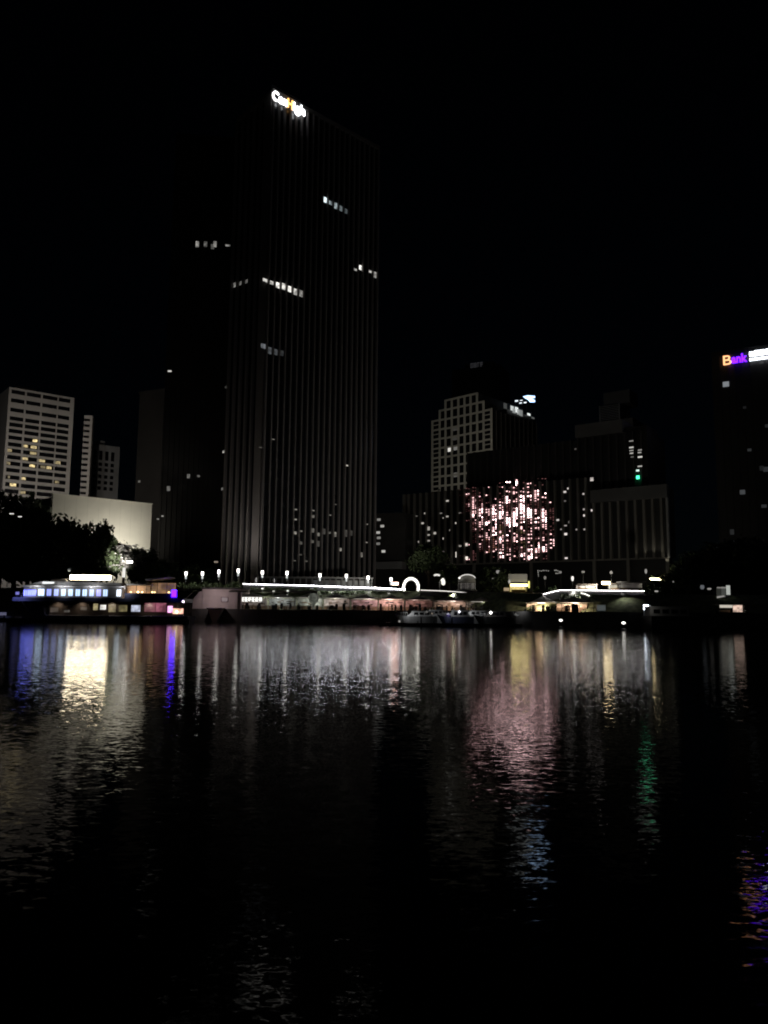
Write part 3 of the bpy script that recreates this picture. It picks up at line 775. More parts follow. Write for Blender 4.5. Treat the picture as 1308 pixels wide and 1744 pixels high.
tree(90, 925, 243, 8, 'black tree behind the billboard of the restaurant boat', 0, rz=2.2, full=True, wide=1.12)
tree(730, 925, 262, 6, 'dark tree before the left wing of the ribbed building', 1, rz=.9)
tree(762, 958, 250, 4.4, 'small dark tree behind the crescent light', 2, rz=1.9)
tree(838, 965, 245, 5, 'dark tree between domed gazebo and golden kiosk', 0, rz=2.9)
tree(1165, 955, 205, 6.5, 'dark tree beside the right end of the light strip', 1, base=8.5, rz=.3)
tree(1205, 925, 215, 8, 'dark tall tree over the glass stair', 2, base=8.5, rz=1.1)
tree(1262, 915, 212, 8.5, 'dark broad tree below the bank tower', 0, base=8.5, rz=2.0)
tree(1305, 930, 205, 8, 'dark tree at the right picture edge', 1, base=8.5, rz=3.0)
tree(1128, 985, 190, 3.4, 'small dark tree beneath the bright white panel light', 2, base=8.5, rz=4.0)

# ================================================================== PROMENADE
# light strips along the promenade edge
def strip(pts, Y, h, s, c, name, lab, split=-1):
    o = thing(name, lab, 'light strip')
    base = MB(); gl = MB()
    w = [P(u, v, Y if not callable(Y) else Y(u)) for u, v in pts]
    q = lambda p, dy, dz: (p.x, p.y+dy, p.z+dz)
    segs = []
    for si, (a, b) in enumerate(zip(w, w[1:])):
        if si == split: segs.append(gl); gl = MB()
        gl.loft([[q(p, -.15, -h/2), q(p, -.15, h/2), q(p, 0, h/2), q(p, 0, -h/2)] for p in (a, b)])
        base.loft([[q(p, .003, -h/2-1.9), q(p, .003, h/2+.05), q(p, .3, h/2+.05), q(p, .3, -h/2-1.9)] for p in (a, b)])
    segs.append(gl)
    for si, g_ in enumerate(segs): g_.build('glow_tube', emit(c, s if si == len(segs)-1 else s*.45), o)
    o.location = (0, 0, 0); base.build('parapet', M['dim_wall'], o)
    return o
strip([(414, 994.5), (470, 996), (530, 997.5), (580, 999.5), (640, 1001.5), (690, 1004)], 233.2, .11, 34.0, (.93, .93, 1), 'light_strip', 'long thin white light strip along the promenade edge below the tower', 2)
strip([(716, 1005), (755, 1006.5), (785, 1008.5), (805, 1011), (825, 1014), (845, 1016)], lambda u: 226-(u-716)*.06, .2, 1.2, (1, .95, .88), 'light_strip', 'dim sagging light line between ring light and golden kiosk')
strip([(925, 1012), (935, 1009.5), (945, 1007), (955, 1005), (1000, 1005.4), (1050, 1006), (1097, 1006.6)], 190, .07, 13.0, (.97, .92, .92), 'light_strip', 'white light strip along the embankment right of the kiosk')
strip([(989, 1010), (996, 1011.5), (1004, 1015)], 186, .2, 2.5, (1, .97, .85), 'light_strip', 'short bright slanting light below the right light strip')

# lamp posts
def lamp_post(name='lamp_post'):
    t = thing(name, '', 'street lamp', group='column lamps along the promenade')
    MB().lathe([(.22, 0), (.22, .15), (.1, .2), (.09, .9)], n=10).build('post', M['lampgray'], t)
    MB().lathe([(.26, .9), (.30, 2.0)], n=12).build('lower_diffuser', emit((.9, .97, .95), .45), t)
    MB().lathe([(.34, 2.003), (.36, 3.0)], n=12).build('lamp_head', emit(WHITE, 5.0), t)
    MB().lathe([(.40, 3.003), (.40, 3.1), (.1, 3.18)], n=12).build('cap', M['lampgray'], t)
    lamp(t, (0, -.7, 2.9), 520, (1, .97, .88), 'SPOT', .3, Vector((0, -.9, 0)), 140)
    return t
def copy_tree(o):
    c = o.copy(); col.objects.link(c)
    for ch in o.children:
        d = ch.copy(); col.objects.link(d); d.parent = c
    return c
lp0 = lamp_post()
ords = ['leftmost', 'second', 'third', 'fourth', 'fifth', 'sixth', 'seventh', 'eighth', 'ninth', 'tenth']
notes = ['leftmost column lamp, glowing among green plants above the boat stern', 'glowing column lamp above the left end of the pink-lit pavilion', 'glowing column lamp above the middle of the pink-lit pavilion',
         'glowing column lamp where the long light strip begins', 'glowing column lamp before the corner of the finned tower', 'glowing column lamp before the middle left of the finned tower',
         'glowing column lamp in front of the grey podium middle', 'glowing column lamp before the lit podium windows', 'glowing column lamp at the right edge of the finned tower', 'glowing column lamp just left of the white oval lamp']
for i, (u, v) in enumerate(((317, 973), (345, 973), (373, 970), (406, 968), (447, 971), (489, 972), (545, 976), (590, 977), (627, 980), (666, 983))):
    t = lp0 if i == 0 else copy_tree(lp0)
    p = P(u, v, 235); t.location = (p.x, 235, p.z-3.18); t['label'] = notes[i]
    if p.z-3.18 > zprom(p.x)+.3: pass

# big floodlights that light the facades
def floodlight(u, v, Y, lab, w_=1.4, h_=.5, s=6, power=None, color=(1, .9, .75), target=None, base=9.6, spot=150, head=WHITE, grp=None):
    p = P(u, v, Y)
    t = thing('floodlight', lab, 'floodlight', (p.x, Y, base), group=grp)
    zz = p.z-base
    MB().lathe([(.25, 0), (.25, .2), (.12, .3), (.09, zz-h_*.6)], n=10).build('post', M['metal'], t)
    B('housing', M['metal'], t, -w_/2-.06, w_/2+.06, .0, .4, zz-h_/2-.05, zz+h_/2+.05)
    B('lens', emit(head, s), t, -w_/2, w_/2, -.05, -.003, zz-h_/2, zz+h_/2)
    if power:
        tg = Vector(target)-Vector((p.x, Y, base)) if target is not None else None
        lo = Vector((0, .75 if (tg is None or tg.y > 0) else -.6, zz))
        lamp(t, lo, power, color, 'SPOT' if target is not None else 'POINT', .3, tg, spot)
    return t
wc = Vector((Wf[0], Wf[1], G0)) + Matrix.Rotation(Wf[2], 3, 'Z') @ Vector((WW*.66, 0, 7))
hp = P(221, 957, 247)
ft_ = floodlight(221, 957, 244, 'bright white floodlight under the pale tree beside the cream wall', 1.7, .7, 9)
lamp(ft_, (-2.5, -7, 5.5), 15000, (1, .95, .88), 'SPOT', .3, P(205, 943, 250)-ft_.location, 58)
wp = Vector((Wf[0], Wf[1], G0)) + Matrix.Rotation(Wf[2], 3, 'Z') @ Vector((WW*.64, -15, 0))
wf_ = thing('wall_floodlight', 'low ground floodlight washing the cream wall from behind the trees', 'floodlight', wp, Wf[2])
MB().lathe([(.2, 0), (.1, 13.0)], n=8).build('post', M['metal'], wf_); B('housing', M['metal'], wf_, -.5, .5, -.3, .05, 13.0, 13.6); B('lens', emit(WHITE, 2), wf_, -.45, .45, .053, .09, 13.05, 13.55)
lamp(wf_, (0, .3, 13.4), 11500, (1, .95, .83), 'SPOT', .4, Vector((-3, 15, 19)), 174)
wb_ = thing('added_roof_light', 'added unseen floodlight on the hall roof behind the cream wall', 'floodlight', Vector((Wf[0], Wf[1], WH-2.5)) + Matrix.Rotation(Wf[2], 3, 'Z') @ Vector((10, 9, 0)), 0)  # added out of sight to light the small block
MB().lathe([(.2, 0), (.1, 1.0)], n=8).build('post', M['metal'], wb_); B('housing', M['metal'], wb_, -.5, .5, -.2, .2, 1.0, 1.5)
lamp(wb_, (0, .4, 1.3), 26000, (1, .9, .78), 'SPOT', .4, P(180, 800, 385)-wb_.location, 120)
floodlight(20, 875, 248, 'left of two small white street floodlights among the trees below the hotel', 1.3, .35, .8)
floodlight(-14, 882, 282, 'added floodlight out of view behind the trees, lighting the pale hotel', 1.6, .5, .8, 17000, (1, .96, .9), Vector((Hf[0]+10, Hf[1]+6, 40)), spot=150)  # added out of view to light the hotel front and side
floodlight(34, 880, 248, 'right of two small white street floodlights among the trees below the hotel', 1.1, .35, .8)
floodlight(368, 957, 254, 'warm floodlight on a pole at the tower foot behind the lamps', 1.2, .5, .25, 3800, (1, .92, .85), Vector((T[0]-2, T[1]+3, 60)), spot=160, head=(1, .8, .65))
floodlight(672, 994, 236, 'bright oval white lamp left of the ring light', 2.2, .75, 10, 9000, (1, .95, .85), Vector((-18, 290, 60)), spot=120, head=(1, .60, .46))
floodlight(1032, 993, 200, 'bright white oval lamp behind the right light strip', 2.1, .75, 12, 12000, (1, .93, .78), Vector((40, 310, 40)), base=8.5, spot=125, head=(1, .78, .42))
floodlight(1117, 986.5, 205, 'wide bright white panel light at the right end of the ribbed building', 3.1, .5, 18, 900, (1, .93, .7), Vector((85, 290, 30)), base=8.5, spot=150, head=(1, .80, .45))
floodlight(211, 975, 240, 'tall lit white box lamp behind the restaurant boat roof', .9, 3.0, .9)
# floodlight added on the low roof to light the grid tower, no source seen
ra, rzz = hit(E, 745, 836, off=2)
rw = Vector((E[0], E[1], 0)) + Matrix.Rotation(E[2], 3, 'Z') @ Vector((ra, 3, 0))
fl = thing('added_roof_light', 'added small floodlight on the low roof in front of the grid tower', 'floodlight', (rw.x, rw.y, EH))
MB().lathe([(.15, 0), (.12, .8)], n=8).build('post', M['metal'], fl); B('housing', M['metal'], fl, -.6, .6, -.2, .2, .8, 1.4)
lamp(fl, (0, .6, 1.2), 33000, (1, .93, .80), 'SPOT', .3, Vector((Gf[0]-22, Gf[1]+20, 95))-Vector((rw.x, rw.y, EH)), 140)
# uplights on the three last ribs
for i, (u, v, pw_) in enumerate(((1087, 951, 70), (1104, 951, 200), (1120, 951, 240), (1136, 962, 200))):
    a, z = hit(E, u, v, off=-.9)
    w_ = Vector((E[0], E[1], G0)) + Matrix.Rotation(E[2], 3, 'Z') @ Vector((a, -1.0, z-G0))
    t = thing('rib_uplight', ('faintest rib uplight, first of four under the ribbed right wing', 'second of four rib uplights under the ribbed right wing', 'third of four rib uplights, brightest beam on its rib', 'rib uplight at the corner pier of the ribbed building')[i], 'uplight', w_, E[2], 'uplights below the ribs')
    B('bracket', M['metal'], t, -.1, .1, .1, .9, -.15, -.05); B('housing', M['metal'], t, -.18, .18, -.12, .12, -.1, .1)
    lamp(t, (0, -.3, .25), pw_, (1, .93, .72), 'SPOT', .1, Vector((0, .9, 8)), 80)

# small promenade lamps
def small_lamp(u, v, Y, w_, h_, s, c, lab, base):
    p = P(u, v, Y); t = thing('small_lamp', lab, 'street lamp', (p.x, Y, base), group='small lamps on the far bank')
    zz = p.z-base
    MB().lathe([(.12, 0), (.07, .2), (.05, max(.3, zz-h_/2))], n=8).build('post', M['metal'], t)
    MB().lathe([(w_*.3, zz-h_/2), (w_/2, zz), (w_*.35, zz+h_/2)], n=10).build('lamp_head', emit(c, s), t)
    MB().lathe([(w_*.55, zz+h_/2+.01), (.03, zz+h_/2+.15)], n=10).build('cap', M['metal'], t)
for u, v, Y, w_, h_, s, c, lab, b in (
    (848, 974, 242, 1.2, .9, .25, WHITE, 'dim grey-white lamp left above the golden kiosk', 9.6), (839, 986, 242, .6, .5, .2, WHITE, 'tiny pale lamp left of the golden kiosk', 9.6),
    (928, 984, 225, .7, .9, .12, WHITE, 'faint lamp below the string lights right of the kiosk', 9),
    (975, 985.5, 215, .7, 1.2, 1.0, WHITE, 'upright white lamp above the right light strip', 9), (1100, 973, 205, .6, 1.1, .3, WHITE, 'dim upright lamp left of the bright panel light', 8.5),
    (1126, 992, 203, .8, .7, .5, WHITE, 'white lamp hanging low under the panel light', 8.5), (1122, 996, 202, .7, .5, .35, WHITE, 'lower left lamp of the pair under the panel light', 8.5),
    (1146, 991, 200, .6, .4, .2, WHITE, 'right one of two faint lamps by the dark tree', 8.5), (1140, 993, 200, .6, .3, .1, WHITE, 'left one of two faint lamps by the dark tree', 8.5),
    (1118, 1007, 188, .9, .3, .4, WHITE, 'flat small lamp right of the light strip end', 5), (1196, 1000, 195, 1.0, 1.0, .12, COOL, 'pale cone lamp left of the glass stair', 8), (1208, 1003, 195, 1.0, .4, .3, WHITE, 'small flat lamp beside the glass stair', 8),
    (993, 974, 222, 1.0, .5, .12, WHITE, 'faint flat lamp above the brown stalls', 9), (1041, 975, 215, .8, .7, .1, WHITE, 'faint round lamp above the oval lamp', 9),
    (755, 940, 300, .8, .8, .05, WHITE, 'very faint lamp among trees below the ribbed building', 9.6), (118, 970, 238, 1.0, .8, .06, COOL, 'faint lamp post above the left end of the billboard', 9.6),
    (436, 988, 234, .6, 1.4, .10, WHITE, 'dim short lamp post by the start of the strip', 9.6), (467, 989, 234, .5, 1.2, .05, WHITE, 'faint short lamp post between two column lamps', 9.6),
    (639, 1001, 232, 1.0, .5, 3.5, WHITE, 'bright small lamp on the strip below the tower edge', 9.0)):
    small_lamp(u, v, Y, w_, h_, s, c, lab, b)

# ring light, crescent light, domed gazebo
def arc_pts(u, v, ru, rv, a0, a1, n, Y):
    return [P(u+ru*math.cos(rad(a0+(a1-a0)*i/n)), v-rv*math.sin(rad(a0+(a1-a0)*i/n)), Y) for i in range(n+1)]
rl = thing('ring_light', 'glowing white ring arch standing at the end of the long strip', 'light arch', (0, 0, 0))
pts = arc_pts(700, 1000, 12.5, 14.5, -25, 205, 40, 229)
MB().tube(pts, .23, 8).build('arch_tube', emit((1, .98, .88), 4.2), rl, True)
MB().tube([p+Vector((0, .45, 0)) for p in arc_pts(700, 1000, 14.5, 17, -25, 205, 40, 229)], .25, 8).build('outer_frame', M['white'], rl, True)
bl_ = MB()
for p in arc_pts(700, 1000, 10.2, 12, -10, 190, 16, 228.7): bl_.lathe([(.05, -.13), (.13, 0), (.05, .13)], p, 6)
bl_.build('bulb', emit(WHITE, 1.2), rl)
p = P(700, 1008, 229); B('plinth', M['grey_wall'], rl, p.x-2.2, p.x+2.2, 228.6, 229.6, zprom(0)-1, p.z)
cl = thing('crescent_light', 'broken white crescent light on a pole in front of dark trees', 'light sculpture')
MB().tube(arc_pts(744, 990, 11, 11, 118, 62, 10, 230), [.1]+[.28]*9+[.2], 8).build('upper_arc', emit(WHITE, .8), cl, True)
MB().tube(arc_pts(744, 992, 11, 9, 42, -28, 12, 230), [.3]+[.55]*11+[.2], 8).build('right_arc', emit((1, .98, .86), 1.2), cl, True)
p = P(749, 990, 230.6); p2 = P(749, 1006, 230.6); MB().tube([p2, p], .18, 8).build('pole', M['grey_wall'], cl)
gz_ = thing('gazebo', 'grey domed gazebo outlined by a curved white light', 'gazebo', tuple(P(795, 1006, 228)))
MB().lathe([(3.0, 0), (3.0, .3)], n=20).build('plinth', M['grey_wall'], gz_)
MB().lathe([(2.6, 2.2), (2.55, 2.9), (2.1, 3.7), (1.3, 4.2), (.05, 4.45)], n=20).build('dome', M['fabric_dark'], gz_, True)
for i in range(8):
    a = math.pi/4*i; MB().lathe([(.14, .3), (.12, 2.2)], (2.4*math.cos(a), 2.4*math.sin(a), 0), 8).build('column', M['white'], gz_)
MB().tube([Vector((2.3*math.cos(rad(a)), -2.0, 3.2+1.3*math.sin(rad(a)))) for a in range(15, 166, 10)], .16, 6).build('light_arc', emit(WHITE, .75), gz_)
MB().lathe([(.1, -.3), (.35, 0), (.1, .3)], (-2.3, -2.1, 3.5), 8).build('lamp_globe', emit(WHITE, 1.4), gz_)
for r in range(4): MB().tube([(-2.2, -2.3, .7+.4*r), (0, -2.9, .7+.4*r), (2.2, -2.3, .7+.4*r)], .07, 6).build('rail', emit((1, .9, .85), .10), gz_)

# golden kiosk
kp = P(885, 1009, 225)
gk = thing('kiosk', 'golden lit kiosk with bright white fascia and dark roof board', 'kiosk', tuple(kp))
u2m = 225/FPX
B('plinth', M['wood'], gk, -3.6, 3.6, 0, 3, -1.5, .2)
B('back_wall', emit_room((1, .78, .25), .55, 1.4), gk, -2.5, 2.2, 1.8, 2.0, .21, 1.75)
B('counter', M['wood'], gk, -2.2, 1.8, .2, .7, .21, .8)
B('fascia_light', emit((1, .80, .34), 10.0), gk, -2.5, 2.3, .05, .3, 1.8, 2.35)
B('side_light', emit((.95, .9, .2), 1.2), gk, 2.5, 2.9, .1, .3, 1.3, 3.2)
B('roof', M['black'], gk, -2.8, 3.0, .31, 3.2, 2.4, 2.6)
B('sign_board', emit((.7, .62, .42), .035), gk, -3.0, 2.3, .6, .8, 2.9, 5.2)
for x in (-2.7, 2.4): B('post', M['black'], gk, x-.08, x+.08, .82, .95, .2, 5.2)
MB().lathe([(.1, -.6), (.38, 0), (.1, .6)], (-2.85, .1, 3.0), 8).build('lamp_globe', emit(WHITE, .35), gk)
B('side_counter', emit((1, .75, .45), .35), gk, -4.4, -2.9, .2, .5, .4, 1.3)

# string lights / roof outlines right of the kiosk
sl_ = thing('string_lights', 'faint sagging string of small white lights above the promenade', 'string lights')
mb = MB(); wires = MB(); rng = random.Random(4)
for (u0, v0, u1, v1) in ((916, 972, 934, 972), (945, 971, 955, 974), (916, 972, 917, 981), (947, 977, 955, 976)):
    pa, pb = P(u0, v0, 236), P(u1, v1, 236); n = max(3, int((pb-pa).length/.45))
    wires.tube([pa, (pa+pb)/2-Vector((0, 0, .1)), pb], .03, 5)
    for i in range(n+1):
        q = pa.lerp(pb, i/n)+Vector((0, -.1, rng.uniform(-.1, .1))); mb.lathe([(.05, -.16), (.2*rng.uniform(.5, 1.3), 0), (.05, .16)], q, 6)
mb.build('bulb', emit(WHITE, .28), sl_); wires.build('wire', M['black'], sl_)
pl = MB()
for u in (916, 955): a = P(u, 971, 236); pl.tube([(a.x, 236.1, 9), (a.x, 236.1, a.z)], .07, 6)
pl.build('pole', M['black'], sl_)

# stalls behind the right strip
def stall(u0, u1, v0, v1, Y, base, c, s, lab, roofm):
    a, b = P(u0, v1, Y), P(u1, v0, Y); w_ = b.x-a.x
    t = thing('market_stall', lab, 'stall', (a.x, Y, base), group='stalls on the upper promenade')
    z1_ = b.z-base; z0_ = a.z-base
    B('roof', roofm, t, -.2, w_+.2, -.4, 2.6, z1_, z1_+.2)
    for x in (.06, w_-.06): 
        for y in (0, 2.3): B('post', M['metal'], t, x-.06, x+.06, y-.06, y+.06, 0, z1_-.003)
    B('back_wall', emit_room(c, s, 1.8), t, .13, w_-.13, 2.0, 2.1, z0_, z1_-.1)
    B('counter', M['wood'], t, .14, w_-.14, .3, .8, 0, max(.4, z0_+.3))
stall(984, 1000, 996, 1003, 205, 8.6, (1, .42, .3), .10, 'brown-red lit stall at the left behind the right light strip', M['dark_brown'])
stall(1000, 1016, 996, 1003, 205, 8.6, (1, .6, .45), .12, 'orange lit stall left of the bright oval lamp', M['dark_brown'])
stall(1040, 1056, 995, 1003, 206, 8.6, (1, .85, .5), .22, 'cream and gold lit stall right of the bright oval lamp', M['dark_brown'])
stall(1056, 1098, 992, 1003, 207, 8.6, (.9, .75, .7), .035, 'long dim grey-brown stall at the right end of the strip', M['grey_wall'])

# hedges above the pavilion and below the strips
def hedge(u0, u1, v, Y, h, dep, lab, s=1.0):
    a, b = P(u0, v, Y), P(u1, v, Y); rng = random.Random(int(u0)); mb = MB()
    L_ = b.x-a.x; n = int(L_*70)
    for _ in range(n):
        x = rng.uniform(0, L_); y = rng.uniform(0, dep); z = h*rng.random()**.7*(1+.25*math.sin(x*1.7)+.15*math.sin(x*4.1))
        p = Vector((x, y, z)); d = Vector((rng.uniform(-1, 1), rng.uniform(-1, 1), rng.uniform(-1, 1))).normalized()*.22; e = d.cross(Vector((rng.uniform(-1, 1), .3, rng.uniform(-1, 1)))).normalized()*.14
        mb.quad(p-d, p-e, p+d, p+e)
    me = bpy.data.meshes.new('foliage'); me.from_pydata(mb.v, [], mb.f); me.materials.append(M['hedge'])
    t = thing('hedge', lab, 'hedge', (a.x, Y, a.z-h), 0, 'clipped planting along the bank')
    o = bpy.data.objects.new('foliage', me); col.objects.link(o); o.parent = t
    B('planter', M['quay'], t, -.1, L_+.1, -.1, dep+.1, -.5, .05)
hedge(300, 410, 993.5, 231, 1.6, 3, 'green hedge under the first lamps above the pink-lit pavilion')
hedge(545, 690, 1007.5, 231.5, 1.1, 1.0, 'long green hedge below the light strip in front of the tower')
hedge(425, 540, 1001, 231.5, .8, 1.0, 'dim low hedge below the beginning of the light strip')
hedge(955, 1095, 1012, 187.5, 1.0, 1.0, 'dark green hedge below the right light strip')
for u, Y, v, lab in ((404, 232.5, 991, 'pale lit shrub at the start of the light strip'), (942, 191, 1000, 'yellow-green lit shrub where the right light strip curls'), (915, 222, 1001, 'green lit shrub beside the golden kiosk')):
    p = P(u, v, Y); t = thing('shrub', lab, 'shrub', (p.x, Y, p.z-1.2))
    r_ = random.Random(int(u)); o = bpy.data.objects.new('foliage', leaf_mesh('foliage', r_, 1.1, .8, 14, 50, .16, M['hedge'])); col.objects.link(o); o.parent = t; o.location = (0, 0, .6)
    MB().tube([(0, 0, -.8), (0, 0, .5)], [.08, .04], 6).build('stem', M['bark'], t)

# ================================================================== WATERFRONT RESTAURANTS
def canopy(u0, u1, vt, ve, vb, Y, c, s, fabric, lab, dep=6.0, lampc=WARMW, lamps=0.0, scale=.9):
    a, b = P(u0, ve, Y), P(u1, vt, Y); w_ = b.x-a.x
    base = min(P(u0, vb, Y).z, 3.35); base = 3.32
    t = thing('restaurant_canopy', lab, 'canopy', (a.x, Y, base), group='restaurant canopies on the quay')
    ze, zt_ = a.z-base, b.z-base
    def top(p, q, dz=0.0):
        k = (1-abs(2*p-1))*(1-abs(2*q-1))**.5
        return (p*w_, q*dep, ze+(zt_-ze)*k**1.3*(1)+dz)
    mb = MB(); mb.grid(14, 8, lambda p, q: top(p, q, .06)); mb.grid(14, 8, lambda p, q: top(p, 1-q, -.0))
    n = 14
    for (ax, f_) in ((0, lambda i: (i/n, 0)), (1, lambda i: (i/n, 1))):
        for i in range(n): mb.quad(top(*f_(i), .0), top(*f_(i+1), .0), top(*f_(i+1), .06), top(*f_(i), .06))
    mb.build('canopy_roof', fabric, t)
    for x in (.1, w_-.1):
        for y in (.15, dep-.15): MB().lathe([(.07, 0), (.06, ze+.05)], (x, y, 0), 8).build('post', M['metal'], t)
    s *= 2.3
    B('back_wall', mat('inner_wall', tuple(.20+.22*x for x in c), .8, var=.6, scale=.9), t, .2, w_-.2, dep-.4, dep-.3, .9, ze-.25)
    rg = random.Random(int(u0)); sh = MB()
    for i in range(9):
        x = rg.uniform(.5, w_-1.6); z = rg.uniform(1.1, ze-.9); sh.box(x, x+rg.uniform(.3, 1.5), dep-.5, dep-.403-.004*i, z, z+rg.uniform(.1, .45), i % 3)
    sh.build('shelf_display', [M['wood'], emit(c, s*1.6), M['black']], t)
    q_ = Vector((w_*rg.uniform(.3, .7), dep*.3, ze-.3)); lamp(t, q_, 2300*s, tuple(.35+.65*x for x in c), 'SPOT', .25, q_+Vector((0, 1, -.55)), 145)
    for i in range(7):
        x = rg.uniform(.3, w_-1.2); B('clutter_panel', M['black'], t, x, x+rg.uniform(.15, .9), .9+.12*i, 1.1+.12*i-.02, 0, rg.uniform(.9, 1.75))  # random dark panels added to break up the lit interior
    rl2 = MB(); rl2.box(.1, w_-.1, -.1, -.04, .9, .97)
    for i in range(int(w_/.35)): rl2.box(.1+i*.35, .14+i*.35, -.09, -.05, 0, .899)
    rl2.build('railing', M['metal'], t)
    B('lower_wall', M['wood'], t, .2, w_-.2, dep-.42, dep-.28, 0, .897)
    B('counter', M['wood'], t, w_*.15, w_*.55, dep*.5, dep*.5+.6, 0, 1.05)
    for i in range(3):
        x = w_*(.22+.27*i); y = dep*.22
        MB().lathe([(.28, 0), (.05, .06), (.05, .70), (.45, .72), (.45, .76)], (x, y, 0), 10).build('table', M['white'], t)
    if lamps:
        B('ceiling_lamp', emit(lampc, lamps), t, w_*.12, w_*.88, dep*.45, dep*.45+.12, ze-.12, ze-.04)
    return t
CN = [
 (402, 452, 1010, 1016, 1037, (1, .85, .75), .035, 'fabric', 'dim canopy beside the pavilion with the small white letters', .25),
 (452, 502, 1011, 1017, 1037, (.9, .95, .9), .06, 'fabric', 'grey canopy with pale lit ledge right of the white letters', .4),
 (502, 548, 1010, 1017, 1037, (.95, 1, .85), .12, 'fabric', 'pale canopy over a glowing grey-green globe shape', .5),
 (548, 596, 1011, 1018, 1038, (1, .8, .7), .07, 'fabric', 'pale peaked canopy with dusky interior, below the hedge left part', .5),
 (596, 644, 1012, 1019, 1038, (1, .55, .55), .08, 'fabric', 'pale peaked canopy with reddish interior below the hedge middle', .5),
 (644, 690, 1013, 1020, 1039, (1, .5, .38), .22, 'fabric', 'peaked canopy with salmon pink lit interior near the ring light', 1.6),
 (690, 740, 1014, 1021, 1040, (1, .45, .35), .05, 'fabric_dark', 'dark canopy with dull red interior under the ring light', .3),
 (740, 798, 1016, 1023, 1040, (1, .62, .42), .14, 'fabric_dark', 'low dark canopy with orange glow behind the moored yachts', .6),
 (798, 848, 1017, 1024, 1041, (1, .92, .75), .12, 'fabric_dark', 'low dark canopy with cream lit strip behind the yachts', .7),
 (848, 902, 1014, 1024, 1042, (1, .85, .6), .10, 'fabric_dark', 'broad dark canopy directly below the golden kiosk', .6),
]
for i, (u0, u1, vt, ve, vb, c, s, fm, lab, lm) in enumerate(CN):
    canopy(u0, u1, vt, ve, vb, 214 if u1 < 760 else 203, c, s, M[fm], lab, lamps=lm, lampc=(1, .6, .5) if c[2] < .5 else (1, .93, .8))
canopy(903, 956, 1015, 1026, 1043, 187, (1, .66, .34), .60, M['fabric'], 'curved canopy with warm golden interior right of the kiosk', lamps=.8, lampc=(1, .75, .4), scale=.7)
canopy(956, 1012, 1016, 1026, 1043, 178, (1, .62, .32), .50, M['fabric'], 'rightmost curved canopy with amber interior above the buoys', lamps=.6, lampc=(1, .75, .4), scale=.7)
p = P(534, 1028, 213); t = thing('glass_globe', 'pale grey-green lit globe on a short stem at the quay', 'lamp', (p.x, 213, 3.32))
MB().lathe([(.5, 0), (.35, .5), (.4, 1.2), (1.1, 2.0), (1.45, 3.0), (1.2, 3.9), (.3, 4.3)], n=14).build('globe', emit_room((.85, .9, .75), .10, 1.2), t, True)
MB().lathe([(.7, -.02), (.7, .12)], n=14).build('base', M['grey_wall'], t)
p = P(1024, 1034, 176); t = thing('bar_counter', 'small pale blue-grey lit bar at the right end of the canopies', 'bar counter', (p.x, 176, 3.32))
B('front_panel', emit((.75, .85, .85), .08), t, -.95, .95, 0, .1, .3, 1.5); B('top', M['white'], t, -1.05, 1.05, -.1, .8, 1.503, 1.6); B('body', M['grey_wall'], t, -.93, .93, .103, .7, 0, 1.5)
# small white letters on the fascia
p0, p1 = P(410.5, 1024.5, 213.7), P(447, 1017.5, 213.7)
t = thing('fascia_sign', 'row of small glowing white block letters beside the pink-lit pavilion', 'sign', (p0.x, 213.7, 0))
mb = MB(); glyph_blocks(mb, 0, p1.x-p0.x, -.1, .05, p0.z, p1.z, .95, random.Random(31)); mb.build('lettering', emit((1, .98, .93), 1.5), t)
B('board', M['black'], t, -.1, p1.x-p0.x+.1, .06, .14, p0.z-.1, p1.z+.1)

for u, v, Y, s, pw_, lab in ((447, 1002.5, 229, 1.0, 260, 'soft white bank light under the start of the long strip'), (466, 1007, 228, .5, 120, 'small dim bank light right of the soft white one'), (490, 1006.5, 228, 1.0, 260, 'white bank light on the slope left of the bright diagonal path'),
        (566, 1008.5, 228, .35, 260, 'faint bank light in the middle of the green hedge'), (628, 1009, 228, .35, 260, 'faint bank light under the right end of the tower hedge'), (662, 1011, 227, .3, 200, 'teal tinted bank light left below the ring light'),
        (770, 1014.5, 222, .15, 220, 'faint bank light below the domed gazebo'), (880, 1012.5, 214, .4, 200, 'yellowish bank light under the golden kiosk'), (975, 1011, 191, .4, 160, 'small bank light on the slope under the right light strip'), (1060, 1012, 183, .12, 30, 'dim bank light on the dark hedge right of the canopies')):
    p = P(u, v, Y); t = thing('bank_light', lab, 'garden light', p, group='garden lights on the bank')
    MB().lathe([(.12, -1.2), (.05, -1.1), (.05, -.2)], n=8).build('post', M['metal'], t)
    MB().lathe([(.16, -.2), (.42, 0), (.2, .18)], n=10).build('lamp_head', emit((1, .98, .88), s), t)
    MB().lathe([(.5, .2), (.05, .35)], n=10).build('cap', M['metal'], t)
    lamp(t, (0, -1.2, .8), pw_*10, (1, .97, .88), 'SPOT', .25, Vector((0, -1.6, -1)), 125)
